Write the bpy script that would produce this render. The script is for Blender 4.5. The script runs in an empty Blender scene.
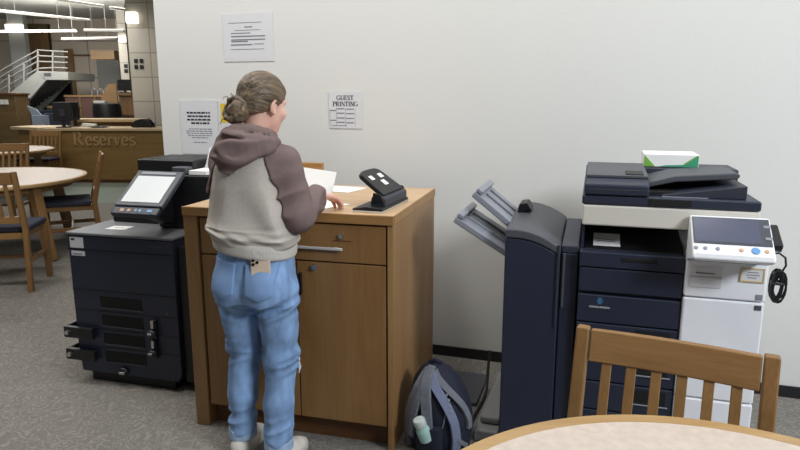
import bpy, bmesh, math, random
import numpy as np
from mathutils import Vector, Matrix, Euler

random.seed(7)
R = math.radians
SC = bpy.context.scene
COL = SC.collection

# ------------------------------------------------------------------ camera numbers
CAM_H, CAM_F, CAM_P = 1.54, 628.0, R(11.3)


def P(px, py, Y):
    """world point at ground depth Y seen along a measured direction of the room survey"""
    u = (px - 400) / CAM_F
    v = (225 - py) / CAM_F
    dy = math.cos(CAM_P) + v * math.sin(CAM_P)
    dz = -math.sin(CAM_P) + v * math.cos(CAM_P)
    t = Y / dy
    return Vector((u * t, Y, CAM_H + dz * t))


# ------------------------------------------------------------------ mesh builder
class MB:
    def __init__(s):
        s.v = []
        s.f = []

    def add(s, vs, fs):
        n = len(s.v)
        s.v += [tuple(p) for p in vs]
        s.f += [tuple(i + n for i in f) for f in fs]
        return s

    def box(s, x0, y0, z0, x1, y1, z1, M=None):
        vs = [Vector((x, y, z)) for x in (x0, x1) for y in (y0, y1) for z in (z0, z1)]
        if M is not None:
            vs = [M @ p for p in vs]
        return s.add(vs, [(0, 1, 3, 2), (4, 6, 7, 5), (0, 4, 5, 1), (2, 3, 7, 6), (0, 2, 6, 4), (1, 5, 7, 3)])

    def bar(s, a, b, w, d, up=(0, 0, 1)):
        """rectangular bar from a to b, w across, d along 'up'-ish"""
        a = Vector(a); b = Vector(b)
        z = (b - a).normalized()
        x = z.cross(Vector(up))
        if x.length < 1e-4:
            x = z.cross(Vector((0, 1, 0)))
        x.normalize()
        y = x.cross(z)
        vs = []
        for p in (a, b):
            for sx, sy in ((-1, -1), (1, -1), (1, 1), (-1, 1)):
                vs.append(p + x * sx * w / 2 + y * sy * d / 2)
        return s.add(vs, [(3, 2, 1, 0), (4, 5, 6, 7), (0, 1, 5, 4), (1, 2, 6, 5), (2, 3, 7, 6), (3, 0, 4, 7)])

    def prism(s, poly, axis, lo, hi, M=None):
        """extrude a 2D polygon: axis 'y' -> poly in (x,z); 'x' -> (y,z); 'z' -> (x,y)"""
        def mk(p, h):
            if axis == 'y': return Vector((p[0], h, p[1]))
            if axis == 'x': return Vector((h, p[0], p[1]))
            return Vector((p[0], p[1], h))
        n = len(poly)
        vs = [mk(p, lo) for p in poly] + [mk(p, hi) for p in poly]
        if M is not None:
            vs = [M @ p for p in vs]
        fs = [tuple(range(n)), tuple(range(2 * n - 1, n - 1, -1))]
        for i in range(n):
            j = (i + 1) % n
            fs.append((i, i + n, j + n, j))
        return s.add(vs, fs)

    def loft(s, rings, cap=True, closed=True):
        n = len(rings[0])
        vs = [p for r in rings for p in r]
        fs = []
        for k in range(len(rings) - 1):
            for i in range(n if closed else n - 1):
                j = (i + 1) % n
                fs.append((k * n + i, k * n + j, (k + 1) * n + j, (k + 1) * n + i))
        if cap:
            fs.append(tuple(range(n - 1, -1, -1)))
            fs.append(tuple((len(rings) - 1) * n + i for i in range(n)))
        return s.add(vs, fs)

    def tube(s, pts, r, seg=10, cap=True):
        pts = [Vector(p) for p in pts]
        n = len(pts)
        rs = r if isinstance(r, (list, tuple)) else [r] * n
        rings = []
        t0 = (pts[1] - pts[0]).normalized()
        x = t0.orthogonal().normalized()
        for i in range(n):
            if i == 0: t = pts[1] - pts[0]
            elif i == n - 1: t = pts[-1] - pts[-2]
            else: t = (pts[i + 1] - pts[i]).normalized() + (pts[i] - pts[i - 1]).normalized()
            if t.length < 1e-9: t = pts[i] - pts[i - 1]
            t.normalize()
            x = (x - t * x.dot(t)).normalized()
            y = t.cross(x)
            rings.append([pts[i] + (x * math.cos(a) + y * math.sin(a)) * rs[i]
                          for a in [2 * math.pi * k / seg for k in range(seg)]])
        return s.loft(rings, cap)

    def cyl(s, a, b, r, r2=None, seg=20):
        return s.tube([a, b], [r, r if r2 is None else r2], seg)

    def lathe(s, prof, c=(0, 0, 0), seg=40, sx=1, sy=1):
        rings = [[Vector((c[0] + p[0] * math.cos(a) * sx, c[1] + p[0] * math.sin(a) * sy, c[2] + p[1]))
                  for a in [2 * math.pi * k / seg for k in range(seg)]] for p in prof]
        return s.loft(rings, True)

    def ell(s, c, r, M=None, nu=18, nv=12):
        rings = []
        for j in range(1, nv):
            ph = math.pi * j / nv - math.pi / 2
            ring = []
            for k in range(nu):
                a = 2 * math.pi * k / nu
                p = Vector((r[0] * math.cos(ph) * math.cos(a), r[1] * math.cos(ph) * math.sin(a), r[2] * math.sin(ph)))
                ring.append((M @ p if M is not None else p) + Vector(c))
            rings.append(ring)
        return s.loft(rings, True)

    def strip(s, pts, ws, y0, y1):
        """a flat stroke in the XZ plane with varying width, thickness y0..y1"""
        n = len(pts)
        L, Q = [], []
        for i in range(n):
            a = Vector(pts[max(i - 1, 0)]); b = Vector(pts[min(i + 1, n - 1)])
            t = (b - a).normalized()
            nn = Vector((-t.y, t.x))
            p = Vector(pts[i])
            L.append(p + nn * ws[i] / 2); Q.append(p - nn * ws[i] / 2)
        for i in range(n - 1):
            q = [L[i], L[i + 1], Q[i + 1], Q[i]]
            s.prism([(p.x, p.y) for p in q], 'y', y0, y1)
        return s

    def xf(s, M):
        s.v = [tuple(M @ Vector(p)) for p in s.v]
        return s

    def build(s, name, mat, parent=None, bevel=0, seg=2, smooth=35, label=None, loc=None, rot=None, recalc=True):
        me = bpy.data.meshes.new(name)
        me.from_pydata(s.v, [], s.f)
        if recalc:
            bm = bmesh.new(); bm.from_mesh(me)
            bmesh.ops.recalc_face_normals(bm, faces=bm.faces)
            bm.to_mesh(me); bm.free()
        me.polygons.foreach_set('use_smooth', [True] * len(me.polygons))
        me.set_sharp_from_angle(angle=R(smooth))
        for m in (mat if isinstance(mat, (list, tuple)) else [mat]):
            me.materials.append(m)
        o = bpy.data.objects.new(name, me)
        COL.objects.link(o)
        if parent is not None: o.parent = parent
        if loc is not None: o.location = loc
        if rot is not None: o.rotation_euler = rot
        if bevel:
            b = o.modifiers.new('bevel', 'BEVEL')
            b.width = bevel; b.segments = seg; b.limit_method = 'ANGLE'; b.angle_limit = R(40)
            b.harden_normals = True
        if label: o['label'] = label
        return o


def thing(name, label, cat, loc=(0, 0, 0), rz=0.0, group=None):
    o = bpy.data.objects.new(name, None)
    COL.objects.link(o)
    o.empty_display_size = 0.1
    o.location = loc
    o.rotation_euler = (0, 0, rz)
    o['label'] = label; o['category'] = cat
    if group: o['group'] = group
    return o


def tag(o, label, cat, group=None, kind=None):
    o['label'] = label; o['category'] = cat
    if group: o['group'] = group
    if kind: o['kind'] = kind
    return o


def struct(o):
    o['kind'] = 'structure'
    return o


def copy_tree(o, parent=None):
    c = o.copy(); COL.objects.link(c)
    if parent is not None:
        c.parent = parent
    for ch in list(o.children):
        copy_tree(ch, c)
    return c


# ------------------------------------------------------------------ materials
def lin(c):
    return tuple(((x / 255) / 12.92 if x / 255 <= 0.04045 else ((x / 255 + 0.055) / 1.055) ** 2.4) for x in c) + (1,)


def mat(name, rgb, rough=0.5, metal=0.0, var=0.0, vscale=(30, 30, 30), bump=0.0, bscale=None, emit=None, estr=0,
        spec=0.5, coat=0.0, sheen=0.0, alpha=1.0, trans=0.0, detail=4.0):
    m = bpy.data.materials.new(name); m.use_nodes = True
    nt = m.node_tree; N = nt.nodes; L = nt.links
    b = N['Principled BSDF']
    c = lin(rgb)
    b.inputs['Base Color'].default_value = c
    b.inputs['Roughness'].default_value = rough
    b.inputs['Metallic'].default_value = metal
    b.inputs['Specular IOR Level'].default_value = spec
    b.inputs['Coat Weight'].default_value = coat
    b.inputs['Sheen Weight'].default_value = sheen
    b.inputs['Alpha'].default_value = alpha
    b.inputs['Transmission Weight'].default_value = trans
    if emit:
        b.inputs['Emission Color'].default_value = lin(emit)
        b.inputs['Emission Strength'].default_value = estr
    if var or bump:
        tc = N.new('ShaderNodeTexCoord'); mp = N.new('ShaderNodeMapping'); no = N.new('ShaderNodeTexNoise')
        mp.inputs['Scale'].default_value = vscale
        no.inputs['Scale'].default_value = 1.0; no.inputs['Detail'].default_value = detail
        L.new(tc.outputs['Object'], mp.inputs['Vector']); L.new(mp.outputs['Vector'], no.inputs['Vector'])
        if var:
            mx = N.new('ShaderNodeMix'); mx.data_type = 'RGBA'
            mx.inputs[6].default_value = tuple(max(0, x * (1 - var)) for x in c[:3]) + (1,)
            mx.inputs[7].default_value = tuple(min(1, x * (1 + var)) for x in c[:3]) + (1,)
            mr = N.new('ShaderNodeMapRange')
            mr.inputs['From Min'].default_value = 0.3; mr.inputs['From Max'].default_value = 0.7
            L.new(no.outputs['Fac'], mr.inputs['Value']); L.new(mr.outputs['Result'], mx.inputs[0])
            L.new(mx.outputs[2], b.inputs['Base Color'])
        if bump:
            src = no
            if bscale:
                mp2 = N.new('ShaderNodeMapping'); mp2.inputs['Scale'].default_value = bscale
                src = N.new('ShaderNodeTexNoise'); src.inputs['Scale'].default_value = 1.0; src.inputs['Detail'].default_value = 3
                L.new(tc.outputs['Object'], mp2.inputs['Vector']); L.new(mp2.outputs['Vector'], src.inputs['Vector'])
            bp = N.new('ShaderNodeBump'); bp.inputs['Strength'].default_value = bump; bp.inputs['Distance'].default_value = 0.01
            L.new(src.outputs['Fac'], bp.inputs['Height']); L.new(bp.outputs['Normal'], b.inputs['Normal'])
    return m


def wood(name, rgb, rgb2, axis='z', rough=0.42, k=1.0):
    m = bpy.data.materials.new(name); m.use_nodes = True
    nt = m.node_tree; N = nt.nodes; L = nt.links
    b = N['Principled BSDF']; b.inputs['Roughness'].default_value = rough
    tc = N.new('ShaderNodeTexCoord')
    s1 = {'z': (7, 7, .9), 'x': (.9, 7, 7), 'y': (7, .9, 7)}[axis]
    s2 = {'z': (160, 160, 5), 'x': (5, 160, 160), 'y': (160, 5, 160)}[axis]
    f = []
    for sc, d, dist in ((s1, 5, 1.2), (s2, 2, 0)):
        mp = N.new('ShaderNodeMapping'); mp.inputs['Scale'].default_value = [q * k for q in sc]
        no = N.new('ShaderNodeTexNoise'); no.inputs['Scale'].default_value = 1; no.inputs['Detail'].default_value = d
        no.inputs['Distortion'].default_value = dist
        L.new(tc.outputs['Object'], mp.inputs['Vector']); L.new(mp.outputs['Vector'], no.inputs['Vector'])
        f.append(no)
    ma = N.new('ShaderNodeMath'); ma.operation = 'MULTIPLY_ADD'
    ma.inputs[1].default_value = 0.35
    L.new(f[1].outputs['Fac'], ma.inputs[0])
    sc_ = N.new('ShaderNodeMath'); sc_.operation = 'MULTIPLY'; sc_.inputs[1].default_value = 0.65
    L.new(f[0].outputs['Fac'], sc_.inputs[0]); L.new(sc_.outputs[0], ma.inputs[2])
    mr = N.new('ShaderNodeMapRange'); mr.inputs['From Min'].default_value = 0.33; mr.inputs['From Max'].default_value = 0.67
    L.new(ma.outputs[0], mr.inputs['Value'])
    mx = N.new('ShaderNodeMix'); mx.data_type = 'RGBA'
    mx.inputs[6].default_value = lin(rgb2); mx.inputs[7].default_value = lin(rgb)
    L.new(mr.outputs['Result'], mx.inputs[0]); L.new(mx.outputs[2], b.inputs['Base Color'])
    return m


def carpet(name, base, light, dark):
    m = bpy.data.materials.new(name); m.use_nodes = True
    nt = m.node_tree; N = nt.nodes; L = nt.links
    b = N['Principled BSDF']; b.inputs['Roughness'].default_value = 0.95; b.inputs['Specular IOR Level'].default_value = 0.1
    tc = N.new('ShaderNodeTexCoord')
    n1 = N.new('ShaderNodeTexNoise'); n1.inputs['Scale'].default_value = 13; n1.inputs['Detail'].default_value = 1.2; n1.inputs['Distortion'].default_value = .9
    L.new(tc.outputs['Object'], n1.inputs['Vector'])
    mu = N.new('ShaderNodeMath'); mu.operation = 'MULTIPLY'; mu.inputs[1].default_value = 13.0
    L.new(n1.outputs['Fac'], mu.inputs[0])
    pp = N.new('ShaderNodeMath'); pp.operation = 'PINGPONG'; pp.inputs[1].default_value = 1.0
    L.new(mu.outputs[0], pp.inputs[0])
    mr = N.new('ShaderNodeMapRange'); mr.inputs['From Min'].default_value = 0.4; mr.inputs['From Max'].default_value = 1.0
    L.new(pp.outputs[0], mr.inputs['Value'])
    n2 = N.new('ShaderNodeTexNoise'); n2.inputs['Scale'].default_value = 210; n2.inputs['Detail'].default_value = 2
    L.new(tc.outputs['Object'], n2.inputs['Vector'])
    m1 = N.new('ShaderNodeMix'); m1.data_type = 'RGBA'
    m1.inputs[6].default_value = lin(base); m1.inputs[7].default_value = lin(light)
    L.new(mr.outputs['Result'], m1.inputs[0])
    mr2 = N.new('ShaderNodeMapRange'); mr2.inputs['From Min'].default_value = 0.35; mr2.inputs['From Max'].default_value = 0.75
    mr2.inputs['To Max'].default_value = 0.6
    L.new(n2.outputs['Fac'], mr2.inputs['Value'])
    m2 = N.new('ShaderNodeMix'); m2.data_type = 'RGBA'
    m2.inputs[7].default_value = lin(dark)
    L.new(m1.outputs[2], m2.inputs[6]); L.new(mr2.outputs['Result'], m2.inputs[0])
    L.new(m2.outputs[2], b.inputs['Base Color'])
    bp = N.new('ShaderNodeBump'); bp.inputs['Strength'].default_value = 0.35; bp.inputs['Distance'].default_value = 0.004
    L.new(n2.outputs['Fac'], bp.inputs['Height']); L.new(bp.outputs['Normal'], b.inputs['Normal'])
    return m


def tiles(name, rgb, line, w, h):
    m = bpy.data.materials.new(name); m.use_nodes = True
    nt = m.node_tree; N = nt.nodes; L = nt.links
    b = N['Principled BSDF']; b.inputs['Roughness'].default_value = 0.7
    tc = N.new('ShaderNodeTexCoord'); sep = N.new('ShaderNodeSeparateXYZ'); cmb = N.new('ShaderNodeCombineXYZ')
    L.new(tc.outputs['Object'], sep.inputs[0]); L.new(sep.outputs['X'], cmb.inputs['X']); L.new(sep.outputs['Z'], cmb.inputs['Y'])
    br = N.new('ShaderNodeTexBrick'); br.offset = 0.0
    br.inputs['Scale'].default_value = 1.0; br.inputs['Brick Width'].default_value = w; br.inputs['Row Height'].default_value = h
    br.inputs['Mortar Size'].default_value = 0.012
    c = lin(rgb)
    br.inputs['Color1'].default_value = c; br.inputs['Color2'].default_value = tuple(x * .92 for x in c[:3]) + (1,)
    br.inputs['Mortar'].default_value = lin(line)
    L.new(cmb.outputs[0], br.inputs['Vector']); L.new(br.outputs['Color'], b.inputs['Base Color'])
    return m


M = {}
def defmats():
    M['wall'] = mat('wall_paint', (222, 222, 219), 0.85, bump=0.06, bscale=(60, 60, 60), spec=.2)
    M['wall_far'] = tiles('far_wall_panels', (212, 200, 186), (120, 114, 106), 1.6, 1.1)
    M['column'] = tiles('column_panels', (190, 185, 174), (150, 144, 132), 0.45, 0.5)
    M['ceiling'] = mat('ceiling_paint', (206, 206, 204), 0.9, spec=.2)
    M['carpet'] = carpet('patterned_carpet', (132, 128, 122), (158, 154, 147), (92, 89, 85))
    M['hall'] = mat('green_grey_floor', (126, 136, 126), 0.8, var=.06, vscale=(2, 2, 2))
    M['base'] = mat('black_baseboard', (28, 29, 31), 0.5)
    M['cab'] = wood('cabinet_veneer', (150, 112, 68), (128, 92, 52), 'z')
    M['cab_side'] = wood('cabinet_side_veneer', (166, 128, 84), (140, 104, 64), 'z')
    M['cab_top'] = wood('cabinet_top', (212, 182, 146), (190, 156, 118), 'x', .4)
    M['cab_edge'] = wood('cabinet_edge_band', (170, 130, 80), (146, 106, 60), 'x', .4)
    M['cab_dark'] = wood('cabinet_toe', (112, 74, 40), (88, 56, 28), 'x', .6)
    M['oak_x'] = wood('chair_oak_rail', (150, 114, 70), (124, 90, 52), 'x')
    M['oak_z'] = wood('chair_oak_post', (150, 114, 70), (124, 90, 52), 'z')
    M['table_edge'] = wood('table_edge_oak', (188, 156, 110), (164, 130, 84), 'x')
    M['lam'] = mat('table_laminate', (202, 188, 176), 0.4, var=.08, vscale=(38, 38, 38), detail=6)
    M['seat_blue'] = mat('navy_upholstery', (48, 50, 66), 0.9, bump=.2, bscale=(300, 300, 300))
    M['metal'] = mat('brushed_steel', (196, 196, 198), 0.32, 1.0)
    M['metal_pull'] = mat('satin_pull', (210, 208, 204), 0.4, 0.35)
    M['navy'] = mat('navy_black_plastic', (38, 44, 62), 0.42, bump=.03, bscale=(500, 500, 500))
    M['navy2'] = mat('dark_slate_plastic', (46, 50, 62), 0.45)
    M['black'] = mat('black_plastic', (20, 21, 25), 0.45)
    M['groove'] = mat('shadow_black', (10, 10, 12), 0.8)
    M['grey_top'] = mat('grey_plastic_top', (112, 114, 120), 0.5)
    M['grey_dk'] = mat('dark_grey_plastic', (76, 79, 86), 0.5)
    M['tray'] = mat('grey_tray_plastic', (138, 142, 152), 0.4)
    M['plinth'] = mat('grey_plinth_plastic', (140, 141, 142), 0.55)
    M['white'] = mat('warm_white_plastic', (240, 242, 248), 0.42)
    M['white2'] = mat('scanner_white', (212, 208, 198), 0.45)
    M['screen_lit'] = mat('lit_screen', (200, 204, 206), 0.25, emit=(214, 218, 218), estr=.28)
    M['screen_dim'] = mat('dim_screen', (78, 82, 100), 0.18, emit=(96, 100, 122), estr=.18)
    M['bezel'] = mat('panel_bezel', (70, 74, 82), 0.4)
    M['paper'] = mat('white_paper', (238, 238, 236), 0.8, spec=.2)
    M['paper_wall'] = mat('laminated_sheet', (222, 222, 226), 0.35)
    M['ink'] = mat('black_ink', (38, 38, 42), 0.8)
    M['ink_grey'] = mat('grey_ink', (128, 128, 138), 0.8)
    M['yellow'] = mat('yellow_card', (226, 196, 40), 0.6)
    M['gold'] = mat('gold_line', (206, 178, 120), 0.6)
    M['green'] = mat('ream_green', (120, 178, 70), 0.5)
    M['teal'] = mat('ream_teal', (64, 156, 120), 0.5)
    M['blue_btn'] = mat('blue_button', (104, 156, 210), 0.4)
    M['orange_btn'] = mat('orange_button', (208, 164, 124), 0.4)
    M['logo_blue'] = mat('logo_blue', (58, 110, 150), 0.5)
    M['skin'] = mat('skin', (226, 178, 160), 0.5, var=.05, vscale=(18, 18, 18))
    M['hair'] = mat('ash_brown_hair', (98, 82, 63), 0.5, var=.75, vscale=(60, 7, 60), bump=.4, bscale=(170, 14, 170))
    M['hood_light'] = mat('oatmeal_fleece', (190, 183, 175), 0.95, var=.05, vscale=(90, 90, 90), bump=.12, bscale=(350, 350, 350), spec=.1)
    M['hood_rib'] = mat('oatmeal_rib', (206, 201, 194), 0.95, spec=.1)
    M['taupe'] = mat('taupe_fleece', (120, 104, 102), 0.95, var=.06, vscale=(90, 90, 90), bump=.12, bscale=(350, 350, 350), spec=.1)
    M['denim'] = mat('light_denim', (136, 168, 211), 0.9, var=.3, vscale=(20, 20, 9), bump=.14, bscale=(260, 260, 260), spec=.15, detail=6)
    M['denim_pocket'] = mat('denim_pocket', (134, 165, 210), 0.9, var=.1, vscale=(14, 14, 14), spec=.15)
    M['denim_cuff'] = mat('denim_cuff', (164, 186, 216), 0.9, var=.12, vscale=(50, 50, 50), spec=.15)
    M['stitch'] = mat('pale_thread', (196, 204, 214), 0.9)
    M['denim_seam'] = mat('denim_seam', (78, 112, 162), 0.9)
    M['shoe'] = mat('white_canvas', (226, 222, 214), 0.75)
    M['sole'] = mat('rubber_sole', (206, 202, 194), 0.7)
    M['phone'] = mat('phone_back', (222, 200, 178), 0.3)
    M['lens'] = mat('lens_black', (24, 22, 24), 0.15)
    M['eye'] = mat('eye_white', (235, 232, 228), 0.2)
    M['pack_grey'] = mat('backpack_grey', (110, 114, 124), 0.85, var=.16, vscale=(90, 90, 90))
    M['pack_navy'] = mat('backpack_navy', (26, 31, 50), 0.8, var=.2, vscale=(30, 30, 30))
    M['pack_blue'] = mat('backpack_blue_grey', (118, 128, 156), 0.85)
    M['bottle'] = mat('mint_bottle', (176, 214, 210), 0.25)
    M['bottle_cap'] = mat('bottle_cap', (206, 218, 216), 0.4)
    M['lamp'] = mat('lamp_glow', (255, 252, 240), 0.5, emit=(255, 250, 236), estr=2)
    M['lamp_body'] = mat('pendant_body', (190, 186, 182), 0.5)
    M['rail_white'] = mat('painted_rail', (142, 142, 140), 0.5)
    M['stair'] = mat('stair_paint', (152, 154, 150), 0.7)
    M['brown_door'] = wood('brown_door', (150, 118, 84), (126, 96, 64), 'z')
    M['tan'] = wood('tan_trim', (150, 122, 86), (130, 102, 70), 'x')
    M['brown'] = wood('brown_case', (120, 98, 66), (98, 78, 50), 'x')
    M['desk'] = wood('reserve_desk_front', (142, 112, 66), (122, 92, 50), 'x', .5)
    M['desk_top'] = wood('reserve_desk_top', (204, 182, 146), (186, 162, 124), 'x', .45)
    M['letters'] = wood('raised_letters', (176, 146, 106), (160, 130, 90), 'x')
    M['navy_far'] = mat('far_navy', (40, 44, 60), 0.8)
    M['blue_grey'] = mat('blue_grey_box', (142, 152, 168), 0.7)
    M['olive'] = mat('olive_panel', (104, 92, 64), .7)
    M['rust'] = mat('dark_red_shelf', (84, 58, 50), .7)


defmats()
# ================================================================== glyphs (serif capitals, hand drawn strokes)
def arc(cx, cz, rx, rz, a0, a1, n=14):
    return [(cx + rx * math.cos(R(a0 + (a1 - a0) * i / (n - 1))), cz + rz * math.sin(R(a0 + (a1 - a0) * i / (n - 1)))) for i in range(n)]


TK, TN = .17, .07
def stem(x, z0=0., z1=1., th=TK, top=True, bot=True, sw=.15):
    r = [([(x, z0), (x, z1)], th)]
    if top: r.append(([(x - sw, z1 - .03), (x + sw, z1 - .03)], .06))
    if bot: r.append(([(x - sw, z0 + .03), (x + sw, z0 + .03)], .06))
    return r


def bowlw(pts):
    """stroke width by direction: thick where it runs upright"""
    w = []
    for i in range(len(pts)):
        a = pts[max(0, i - 1)]; b = pts[min(len(pts) - 1, i + 1)]
        dx, dz = abs(b[0] - a[0]), abs(b[1] - a[1])
        w.append(TN + (TK - TN) * dz / (dx + dz + 1e-6))
    return w


GL = {
 'G': (.92, [(arc(.46, .5, .38, .46, 45, 315), None)] + stem(.78, .08, .46, bot=False)),
 'U': (.92, stem(.2, .3, 1, bot=False) + [(arc(.47, .32, .27, .28, 180, 360), None)] + stem(.74, .3, 1, .08, bot=False, sw=.12)),
 'E': (.78, stem(.2) + [([(.2, .96), (.68, .96)], .07), ([(.2, .5), (.52, .5)], .07), ([(.2, .04), (.7, .04)], .07), ([(.66, .98), (.66, .76)], .06), ([(.68, .02), (.68, .26)], .06), ([(.51, .4), (.51, .6)], .05)]),
 'S': (.68, [(arc(.34, .73, .22, .23, 20, 250, 12) + arc(.34, .27, .24, .23, 75, -160, 12), None), ([(.54, .98), (.54, .74)], .05), ([(.12, .02), (.12, .26)], .05)]),
 'T': (.84, stem(.42, top=False) + [([(.08, .96), (.76, .96)], .07), ([(.1, .98), (.1, .74)], .06), ([(.74, .98), (.74, .74)], .06)]),
 'P': (.76, stem(.2) + [([(.2, .96), (.42, .96)] + arc(.42, .73, .25, .23, 90, -90, 10) + [(.2, .5)], None)]),
 'R': (.9, stem(.2) + [([(.2, .96), (.42, .96)] + arc(.42, .74, .23, .22, 90, -90, 10) + [(.2, .52)], None), ([(.4, .52), (.78, .03)], .16), ([(.7, .03), (.88, .03)], .06)]),
 'I': (.42, stem(.21)),
 'N': (.92, stem(.16, th=.07, sw=.12) + stem(.78, th=.07, sw=.12) + [([(.16, .98), (.78, .02)], .16)]),
 'e': (.6, [(arc(.29, .32, .22, .3, 0, 320), None), ([(.08, .34), (.5, .34)], .06)]),
 's': (.5, [(arc(.25, .47, .15, .15, 20, 250, 10) + arc(.25, .17, .17, .15, 75, -160, 10), None)]),
 'r': (.5, stem(.16, 0, .62, .14, top=False, sw=.13) + [([(.04, .6), (.18, .6)], .05), (arc(.32, .45, .15, .14, 165, 60, 8), None), ([(.38, .55), (.44, .5)], .12)]),
 'v': (.6, [([(.1, .6), (.29, .02)], .14), ([(.29, .02), (.48, .6)], .06), ([(.0, .6), (.2, .6)], .05), ([(.4, .6), (.58, .6)], .05)]),
}


def word(mb, text, x, z, h, y0, y1, sx=1.0, center=False, bold=1.0):
    w = sum(GL[c][0] if c != ' ' else .4 for c in text) * h * sx
    if center: x -= w / 2
    for c in text:
        if c != ' ':
            for pts, wd in GL[c][1]:
                ws = bowlw(pts) if wd is None else [wd] * len(pts)
                mb.strip([(x + p[0] * h * sx, z + p[1] * h) for p in pts], [q * h * bold for q in ws], y0, y1)
            x += GL[c][0] * h * sx
        else:
            x += .4 * h * sx
    return mb


def ruled(mb, x0, x1, z, h, y0, y1, rnd, full=False):
    """one line of print too small to read: word-length dashes"""
    x = x0
    while x < x1 - .002:
        w = x1 - x if full else min(rnd.uniform(.012, .034), x1 - x)
        mb.box(x, y0, z, x + w, y1, z + h)
        x += w + .006


def font_mesh(text, size, name, m, parent, loc, rot, ext=.0008):
    cu = bpy.data.curves.new(name, 'FONT'); cu.body = text; cu.size = size; cu.extrude = ext; cu.align_x = 'CENTER'
    o = bpy.data.objects.new('tmp', cu); COL.objects.link(o)
    dg = bpy.context.evaluated_depsgraph_get()
    me = bpy.data.meshes.new_from_object(o.evaluated_get(dg))
    bpy.data.objects.remove(o); bpy.data.curves.remove(cu)
    me.name = name; me.materials.clear(); me.materials.append(m)
    n = bpy.data.objects.new(name, me); COL.objects.link(n)
    n.parent = parent; n.location = loc; n.rotation_euler = rot
    return n


# ================================================================== the room
WP = Vector((.425, 3.583)); WA = R(17.3)                   # printer wall: a point on it and its turn
def W(s, z, off=0.0):
    return Vector((WP.x + s * math.cos(WA) - off * math.sin(WA), WP.y - s * math.sin(WA) - off * math.cos(WA), z))


FY = 20.0
b = MB().box(-18, -3.5, -.06, 7, 9.45, 0); struct(b.build('floor', M['carpet']))
b = MB().box(-18, 9.45, -.06, 7, FY + 4, 0); struct(b.build('floor_hall', M['hall']))
b = MB().box(-18, -3.5, 3.95, 7, FY + 4, 4.05); struct(b.build('ceiling', M['ceiling']))
b = MB().box(-2.094, 0, 0, 5.2, .22, 3.95)
struct(b.build('wall_back', M['wall'], loc=(WP.x, WP.y, 0), rot=(0, 0, -WA)))
b = MB().box(-2.10, -.012, 0, 5.2, -.001, .062)
struct(b.build('baseboard_back', M['base'], loc=(WP.x, WP.y, 0), rot=(0, 0, -WA)))
b = MB().box(-18, FY, 0, 7, FY + .2, 3.95); struct(b.build('wall_far', M['wall_far']))
b = MB().box(-18.2, -3.5, 0, -18, FY, 3.95); struct(b.build('wall_left', M['wall']))
b = MB().box(5.4, -3.5, 0, 5.6, 2.2, 3.95); struct(b.build('wall_right', M['wall']))


# ------------------------------------------------------------------ sheets on the wall
def sheet(name, label, cat, s0, z0, s1, z1, m, group=None):
    p = W((s0 + s1) / 2, (z0 + z1) / 2, .003)
    t = thing(name, label, cat, p, -WA, group)
    w, h = s1 - s0, z1 - z0
    MB().box(-w / 2, -.001, -h / 2, w / 2, .002, h / 2).build('sheet', m, t)
    return t, w, h


rnd = random.Random(3)
t, w, h = sheet('wall_notice', 'laminated landscape notice highest on the white wall above the person', 'notice', -1.583, 1.785, -1.262, 2.05, M['paper_wall'])
for z, a, c, hh in ((.082, -.13, .10, .003), (.055, -.02, .035, .006), (.038, -.09, .09, .003), (.02, -.115, .02, .005), (.0, -.115, .12, .007),
                    (-.02, -.115, .12, .007), (-.03, -.115, .0, .007), (-.05, -.12, .03, .007), (-.046, .04, .11, .004), (-.075, -.12, .11, .003)):
    l = MB(); ruled(l, a, c, z, hh, -.002, -.001, rnd, True); l.build('printed_line', M['ink_grey'], t)
MB().box(-w / 2 - .012, -.0006, -h / 2 - .014, w / 2 + .012, .0018, h / 2 + .008).build('laminate_margin', M['paper_wall'], t)

t, w, h = sheet('wall_notice', 'white notice with bold opening lines beside the yellow card on the wall', 'notice', -1.945, 1.19, -1.665, 1.535, M['paper_wall'])
for z, a, c in ((.088, -.09, .085), (.066, -.085, .085), (.044, -.09, .085), (.022, -.06, .075)):
    l = MB(); ruled(l, a, c, z, .011, -.002, -.001, rnd); l.build('bold_line', M['ink'], t)
for z, a, c in ((-.012, -.08, .09), (-.026, -.1, .1), (-.04, -.1, .1), (-.054, -.09, .09), (-.068, -.06, .06), (-.098, -.05, .05)):
    l = MB(); ruled(l, a, c, z, .005, -.002, -.001, rnd); l.build('small_line', M['ink_grey'], t)

t, w, h = sheet('wall_poster', 'white sheet with yellow card at its edge, half hidden behind the hair bun', 'poster', -1.66, 1.17, -1.42, 1.53, M['paper_wall'])
MB().box(-.10, -.002, .045, .03, -.001, .165).build('yellow_card', M['yellow'], t)
MB().box(-.075, -.003, .06, .025, -.002, .145).build('card_picture', M['olive'], t)

t, w, h = sheet('guest_printing_sign', 'white guest printing sign with a small table, above the hole punch', 'sign', -.893, 1.37, -.68, 1.588, M['paper_wall'])
l = MB()
word(l, 'GUEST', 0, .058, .027, -.002, -.001, .98, True, 1.15)
word(l, 'PRINTING', 0, .022, .027, -.002, -.001, .98, True, 1.15)
l.build('lettering', M['ink'], t)
l = MB()
for z in (.004, -.022, -.05, -.076):
    ruled(l, -.055, -.005, z, .006, -.002, -.001, rnd, True); ruled(l, .005, .055, z - .002, .006, -.002, -.001, rnd, True)
for z in (-.006, -.064):
    l.box(-.1, -.002, z, -.06, -.001, z + .006)
l.box(-.09, -.002, -.094, .01, -.001, -.091)
for x in (-.058, 0, .062, -.1):
    l.box(x, -.002, -.095, x + .0012, -.001, .01)
l.build('table_print', M['ink_grey'], t)

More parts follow.
